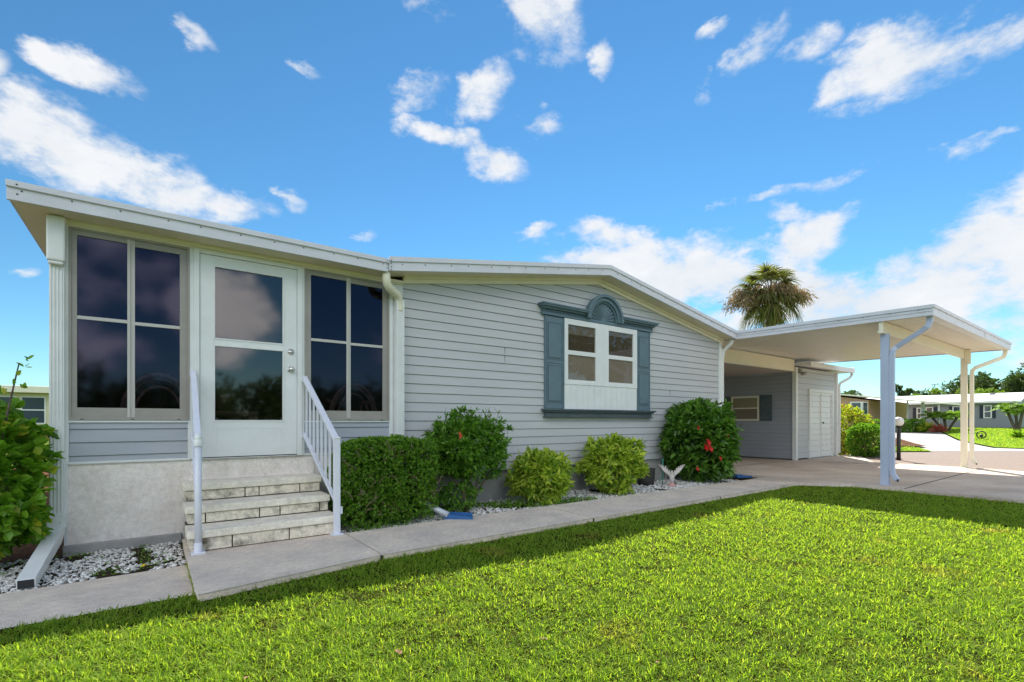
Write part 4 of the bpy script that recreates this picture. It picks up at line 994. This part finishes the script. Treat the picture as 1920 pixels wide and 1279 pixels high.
def splash(x, y, rot, label):
    t = MB(); c_, s_ = math.cos(rot), math.sin(rot)
    def P(u,v,z): return (x+u*c_-v*s_, y+u*s_+v*c_, z)
    t.add([P(-.10,-.07,.012),P(.22,-.12,.008),P(.22,.12,.008),P(-.10,.07,.012)], [(0,1,2,3)])
    for sg in (-1,1):
        for (u0,v0,u1,v1) in ((-.10,.07*sg,.22,.12*sg),):
            a = [P(u0,v0,.0),P(u1,v1,.0),P(u1,v1,.03),P(u0,v0,.055),P(u0,v0+.012*sg,.0),P(u1,v1+.012*sg,.0),P(u1,v1+.012*sg,.03),P(u0,v0+.012*sg,.055)]
            t.add(a, [(0,1,2,3),(4,5,6,7),(3,2,6,7),(1,5,6,2),(0,4,7,3)])
    t.add([P(-.10,-.07,0),P(-.10,.07,0),P(-.10,.07,.055),P(-.10,-.07,.055)], [(0,1,2,3)])
    return tag(t.build('splash_block', M['blue']), label, 'splash block')
splash(2.76,-.90,-.55,'blue plastic splash block under the drain pipe at the path edge')
splash(9.25,-.72,-.3,'blue plastic splash block behind the hibiscus at the carport edge')

# ---------------------------------------------------------------- across the carport: shrubs, lamp
shrub('croton_shrub', 'sunlit yellow-topped shrub just right of the storage shed', 'shrub', (19.1,.85,.78), (.95,.8,.82), 'yellowleaf', 900, 6, .12, .055, p=2.2, shell=.6, amp=.12, seed=41, zmin=.03, stem_r=.02)
shrub('round_bush', 'rounded clipped green bush in front of the yellow-topped shrub', 'bush', (18.15,-.12,.50), (.58,.52,.52), 'box', 1500, 6, .06, .035, p=3, shell=.72, amp=.07, seed=42, zmin=.0, stem_r=.02)
lp = thing('lamp_post', 'black lamp post with a white globe standing at the street edge', 'lamp', (17.2,-1.15,-.02))
MB().tube([(17.2,-1.15,-.08),(17.2,-1.15,.98)], .05, 12).build('pole', M['black'], lp)
MB().lathe((17.2,-1.15,1.09), [(.0,-.13),(.06,-.12),(.11,-.07),(.13,0),(.11,.07),(.06,.115),(0,.13)], 20).build('globe', M['globe'], lp)

# ---------------------------------------------------------------- far houses
def window_far(parent, x, y0, y1, z0, z1, sh=None, mat='white'):
    f = MB(); t_ = .07
    f.box(x-.05,x,y0,y1,z0,z0+t_); f.box(x-.05,x,y0,y1,z1-t_,z1); f.box(x-.05,x,y0,y0+t_,z0+t_,z1-t_); f.box(x-.05,x,y1-t_,y1,z0+t_,z1-t_); zm=(z0+z1)/2; f.box(x-.045,x,y0+t_,y1-t_,zm-.03,zm+.03)
    o = f.build('window', M[mat], parent)
    MB().box(x-.03,x-.01,y0+t_,y1-t_,z0+t_,zm-.03).build('pane', M['glass_far'], o)
    MB().box(x-.03,x-.01,y0+t_,y1-t_,zm+.03,z1-t_).build('pane', M['glass_far'], o)
    for a in (sh or ()): MB().box(x-.06,x,a[0],a[1],z0,z1).build('shutter', M['navy'], parent)
gh = thing('grey_house', 'long grey house with white metal roof and navy shutters across the street', 'house', (54,6,.5))
MB().box(54,61,1.4,20,.3,2.72).prism([(54,2.72),(61,2.72),(57.5,3.36)], 'y', 1.4, 1.5).build('wall', M['greywall'], gh)
MB().prism([(53.6,2.64),(57.5,3.42),(61.4,2.64),(61.4,2.70),(57.5,3.48),(53.6,2.70)], 'y', .95, 20.5).box(53.55,53.6,.95,20.5,2.56,2.71).build('roof', M['roofwhite'], gh)
MB().prism([(56.6,3.26),(57.1,3.36),(57.1,3.46),(56.9,3.50)], 'y', 2.9, 3.2).build('roof_vent', M['dark'], gh)
window_far(gh, 54, 2.64, 3.13, 1.35, 2.39, ((2.42,2.61),(3.16,3.35)))
window_far(gh, 54, 4.49, 5.02, 1.32, 2.35, ((5.05,5.24),))
window_far(gh, 54, 6.27, 6.77, 1.40, 2.32, ((5.98,6.24),))
window_far(gh, 54, 7.06, 7.40, 1.30, 2.28, ((7.43,7.66),))
phs = thing('peach_house', 'peach house with white bay window and long carport behind the lamp post', 'house', (41,8,.5))
MB().prism([(7.0,.3),(7.0,2.60),(9.5,3.05),(13.5,2.5),(13.5,.3)], 'x', 41.2, 50).build('wall', M['peach'], phs)
MB().prism([(3.4,2.28),(9.6,3.16),(14,2.5),(14,2.60),(9.6,3.26),(3.4,2.38)], 'x', 40.8, 50).build('roof', M['cream'], phs)
for y_ in (3.55, 4.37, 5.25, 6.05): MB().box(43,43.10 if y_ != 4.37 else 43.2,y_-.04,y_+.04+(.08 if y_==4.37 else 0),.3,2.28+(y_-3.4)*.14).build('post', M['white'], phs)
mb = MB(); mb.prism([(41.2,7.05),(40.75,7.25),(40.75,8.0),(41.2,8.2)], 'z', 1.55, 2.50); bw = mb.build('bay_window', M['white'], phs)
MB().box(40.72,40.745,7.35,7.9,1.65,2.02).box(40.72,40.745,7.35,7.9,2.08,2.42).prism([(41.1,7.08),(40.82,7.20),(40.80,7.18),(41.08,7.05)], 'z', 1.65, 2.42).build('pane', M['glass_far'], bw)
chs = thing('cream_house', 'cream house with wide windows seen past the left edge of the porch', 'house', (-5.5,32,.4))
MB().box(-16,-3.2,31,40,.0,2.6).build('wall', M['creamwall'], chs)
MB().box(-16.5,-2.9,30.4,40.5,2.62,2.98).build('roof', M['cream'], chs, .03)
for i in range(6):
    x0 = -4.5-i*1.15; f = MB(); f.box(x0,x0+1.0,30.96,31,.95,2.45); o = f.build('window', M['white'], chs); MB().box(x0+.07,x0+.93,30.94,30.96,1.75,2.38).box(x0+.07,x0+.93,30.94,30.96,1.02,1.68).build('pane', M['glass_far'], o)

# far planting
def farhedge(x, y, rx, ry, h, label, mat='box'):
    z = gz(x,y); t = thing('hedge', label, 'hedge', (x,y,z), 'clipped hedges along the neighbours carport')
    X, N = shrub_points(420, (x,y,z+h/2), (rx,ry,h/2), 6, .75, .05, 4, 3, z); npmesh('foliage', *whorls(X,N,5,.11,.06), M[mat], t)
farhedge(39.35,5.94,.5,1.0,.75,'clipped low hedge partly behind the near carport post'); farhedge(39.9,4.78,.5,.50,.78,'clipped low hedge just right of the lamp post'); farhedge(40.68,4.12,.4,.36,.80,'clipped boxy hedge beside the thick white pillar')
def frond_feather(base, az, el, L, leaf, w, n=22, droop=1.0):
    """arching feather frond: returns leaflets"""
    t = np.linspace(.12, 1, n); 
    hx = L*t*math.cos(el); hz = L*(t*math.sin(el) - droop*.45*t*t)
    P = np.stack([base[0]+hx*math.cos(az), base[1]+hx*math.sin(az), base[2]+hz], 1)
    T = unit(np.gradient(P, axis=0)); S = np.array([-math.sin(az), math.cos(az), 0.])
    out = []
    for sg in (-1,1):
        D = unit(T*.5 + S*sg + np.array([0,0,-.25])); out.append(leaves(P, D, leaf*np.sin(np.pi*(t*.8+.12)), w, .05, .15))
    return out
def pygmy(x, y, stems, label):
    z = gz(x,y); t = thing('pygmy_date_palm', label, 'palm', (x,y,z), 'pygmy date palms in front of the grey house')
    for dx, dy, h in stems:
        mb = MB(); mb.tube([(x,y,z-.1),(x+dx*.4,y+dy*.4,z+h*.35),(x+dx*.8,y+dy*.8,z+h*.75),(x+dx,y+dy,z+h)], [.09,.08,.075,.09], 8); mb.build('trunk', M['bark'], t)
        ps = []
        for k in range(26): ps += frond_feather((x+dx,y+dy,z+h), k*2.4, random.uniform(.15,1.2), random.uniform(.75,1.05), .22, .03)
        npmesh('crown', *merge(ps), M['palmbright'], t)
pygmy(42.2,2.98,((.1,.75,1.0),(0,.1,.9),(-.2,-.6,1.05)),'pygmy date palm with three leaning trunks left of the cream carport post')
pygmy(43.5,-.14,((.2,.5,1.55),(0,-.25,1.6),(.2,.1,1.35)),'pygmy date palm with leaning trunks at the right edge of the far lawn')
def spiky(name, x, y, r, mat, label, cat):
    z = gz(x,y); P = np.tile([[x,y,z+.05]], (70,1)); a = rng.uniform(0,6.28,70); e = rng.uniform(.3,1.4,70)
    D = np.stack([np.cos(a)*np.cos(e), np.sin(a)*np.cos(e), np.sin(e)], 1); return tag(npmesh(name, *leaves(P, D, r*rng.uniform(.8,1.1,70), r*.22, .1, .3), M[mat]), label, cat)
spiky('bromeliad', 40.28,2.98,.55,'bromred','red spiky bromeliad at the corner of the neighbour driveway','plant')
spiky('agave', 40.51,3.6,.7,'yellowleaf','pale yellow-green spiky agave beside the white pillar','plant')
spiky('seedling_palm', 37.6,-.91,.45,'palmbright','small young palm in the far lawn near the right edge','plant')
x,y = 34.93,.08; z = gz(x,y); o = MB()
o.tube([(x,y+.18*math.cos(a),z+.24+.18*math.sin(a)) for a in [6.2832*i/20 for i in range(21)]], .03, 6); o.tube([(x,y,z),(x,y,z+.1)], .03, 6); o.lathe((x,y,z+.1), [(0,0),(.07,.03),(.08,.10),(.04,.16),(0,.18)], 10)
tag(o.build('ring_ornament', M['black']), 'dark ring-shaped garden ornament on the far lawn', 'ornament')

# ---------------------------------------------------------------- trees
def tree(x, y, h, r, label, mat='tree', nb=12, nl=900, leaf=.28, zc=.62, group='trees beyond the houses', seed=1, name='tree', squash=.55):
    rd = random.Random(seed); z = gz(x,y); t = thing(name, label, 'tree', (x,y,z), group)
    mb = MB(); top = (x+rd.uniform(-.4,.4), y+rd.uniform(-.4,.4), z+h*.55)
    mb.tube([(x,y,z-.3),(x+.1,y,z+h*.2),top], [h*.035,h*.028,h*.02], 8)
    parts = []
    for i in range(nb):
        a = rd.uniform(0,6.28); q = rd.uniform(.15,1)**.6; c = (x+r*q*math.cos(a), y+r*q*math.sin(a), z+h*(zc+rd.uniform(-.22,.30)*(1.1-q*.6)))
        br = r*rd.uniform(.28,.45)
        mb.tube([top, tuple((np.array(top)+np.array(c))/2+[0,0,-.1*h*.3]), c], [h*.014,h*.009,h*.003], 5)
        X, N = shrub_points(nl//nb, c, (br,br,br*squash*1.3), 2, .5, .25, 4, seed*50+i); parts.append(whorls(X,N,5,leaf,leaf*.5,1.0,.2))
    npmesh('crown', *merge(parts), M[mat], t); mb.build('trunk', M['bark'], t)
    return t
def at(px, Z): r = (px-960)/912*Z; return FX*Z+FY*r, -5.745+FY*Z-FX*r
for i,(px,Z,h,r,mt,lb) in enumerate([
    (1586,60,4.6,1.5,'tree','tiny dark treetop peeking over the peach house roof'),
    (1684,62,5.2,1.3,'tree','small dark tree between the near post and the lamp post globe'),
    (1722,66,4.9,1.3,'tree','small dark tree over the middle of the white metal roof'),
    (1744,62,4.6,1.5,'treebright','light green low tree over the middle of the white metal roof'),
    (1793,64,6.5,2.9,'tree','broad dark tree left of the cream carport post'),
    (1850,68,7.5,3.1,'tree','tallest dark tree right of the cream carport post'),
    (1845,58,4.9,2.2,'treebright','light green low tree just above the roof vent'),
    (1893,70,7.2,3.1,'tree','dark spreading tree near the right edge with a pale trunk'),
    (1945,62,7.4,3.2,'tree','dark tree cut by the right edge of the photo')]):
    x,y = at(px,Z); tree(x,y,h,r,lb,mt,nb=14 if r>3 else 9,nl=1500 if r>3 else 600,leaf=.30 if r>3 else .24,seed=i+3,zc=.66 if r>3 else .7)
# trees behind the viewer, reflected in the porch glass
for i,(x,y,h,r,lb) in enumerate(((-28,-72,7.5,9,'tall tree across the lawn, reflected in the left porch pane'),(-12,-76,8.5,9,'tree across the lawn, reflected beside the door handle'),(3,-78,6.5,9,'broad tree across the lawn, reflected in the door'),
        (18,-74,7.5,9,'tree across the lawn, reflected in the right porch panes'),(-44,-70,7,9,'low tree across the lawn, reflected at the left window edge'),(34,-70,8,9,'tree across the lawn, reflected in the gable window'),(27.5,-21,8.5,4,'nearer leafy tree by the street, reflected in the gable window panes'))):
    tree(x,y,h,r,lb,'tree',nb=16,nl=1000 if i<6 else 1500,leaf=.8 if i<6 else .3,seed=60+i,zc=.42 if i<6 else .62,group='trees reflected in the glass',squash=.75)

# sabal palm
pt = thing('palm_tree', 'tall cabbage palm with brown seed clusters rising behind the carport roof', 'palm tree', (28.6,7.9,.0))
pcx, pcy, ptz = 28.6, 7.9, 8.4
mb = MB(); mb.tube([(pcx,pcy,-.2),(pcx+.05,pcy,3),(pcx,pcy,ptz)], [.24,.20,.22], 12); mb.build('trunk', M['bark'], pt)
def fan(base, az, el, pet, L, n=24, w=.10, droop=.6):
    d = np.array([math.cos(az)*math.cos(el), math.sin(az)*math.cos(el), math.sin(el)]); s = np.array([-math.sin(az), math.cos(az), 0]); u = np.cross(d, s)*-1
    hub = np.array(base)+d*pet + np.array([0,0,-.12*pet])
    th = np.linspace(-1.9,1.9,n)+rng.normal(size=n)*.05
    D = unit(np.cos(th)[:,None]*d + np.sin(th)[:,None]*(s*.85) + u*.12*np.cos(th)[:,None])
    Ls = L*(.7+.3*np.cos(th*.7))*rng.uniform(.85,1.1,n)
    S = unit(np.cross(D, u)); k = 4; v = np.empty((n,(k+1)*2,3))
    for i in range(k+1):
        q = i/k; p = hub + D*(Ls*q)[:,None] + np.array([0,0,-1.])*(droop*Ls*q*q*.8)[:,None]; ww = w*(1-.85*q)*.5
        v[:,2*i] = p - S*ww; v[:,2*i+1] = p + S*ww
    b = (np.arange(n)*(k+1)*2)[:,None]
    return v.reshape(-1,3), np.concatenate([b+np.array([[2*i,2*i+1,2*i+3,2*i+2]]) for i in range(k)])
green = []; pet = MB()
for k in range(42):
    az = k*2.399; row = k/42
    el = 1.4 - row*2.5 + random.uniform(-.2,.2); pl = random.uniform(.8,1.45)*(1.25 if row < .4 else .95)
    green.append(fan((pcx,pcy,ptz), az, el, pl, random.uniform(.95,1.2), droop=.5+row*.6))
    d = Vector((math.cos(az)*math.cos(el), math.sin(az)*math.cos(el), math.sin(el))); pet.tube([(pcx,pcy,ptz), Vector((pcx,pcy,ptz))+d*pl+Vector((0,0,-.12*pl))], [.035,.015], 5)
npmesh('crown', *merge(green), M['palm'], pt); pet.build('frond_stem', M['bark'], pt)
R2 = Vector((FY,-FX,0))
for i in range(9):
    ang = [0,.35,-.35,3.14,2.8,3.5,1.57,-1.2,.15][i]; Lp = [2.3,1.9,1.5,2.4,1.9,2.0,1.3,1.4,1.2][i]; el = [.25,.5,.1,.05,.35,-.1,.4,.2,.6][i]
    dr = Vector((R2.x*math.cos(ang)-R2.y*math.sin(ang), R2.x*math.sin(ang)+R2.y*math.cos(ang), 0))
    n = 700; q = rng.uniform(.12,1,n); cen = np.array([pcx,pcy,ptz+.05])+np.outer(q*Lp, np.array([dr.x,dr.y,0])*math.cos(el))+np.outer(q*Lp*math.sin(el)-q*q*Lp*.35, [0,0,1])
    P = cen + np.clip(rng.normal(size=(n,3)),-1.7,1.7)*[.19,.19,.22]; D = rng.normal(size=(n,3))*.5+[dr.x*.5,dr.y*.5,-.8]
    npmesh('seed_cluster', *leaves(P, D, .32, .045, .02, .1), M['palmdead'], pt)
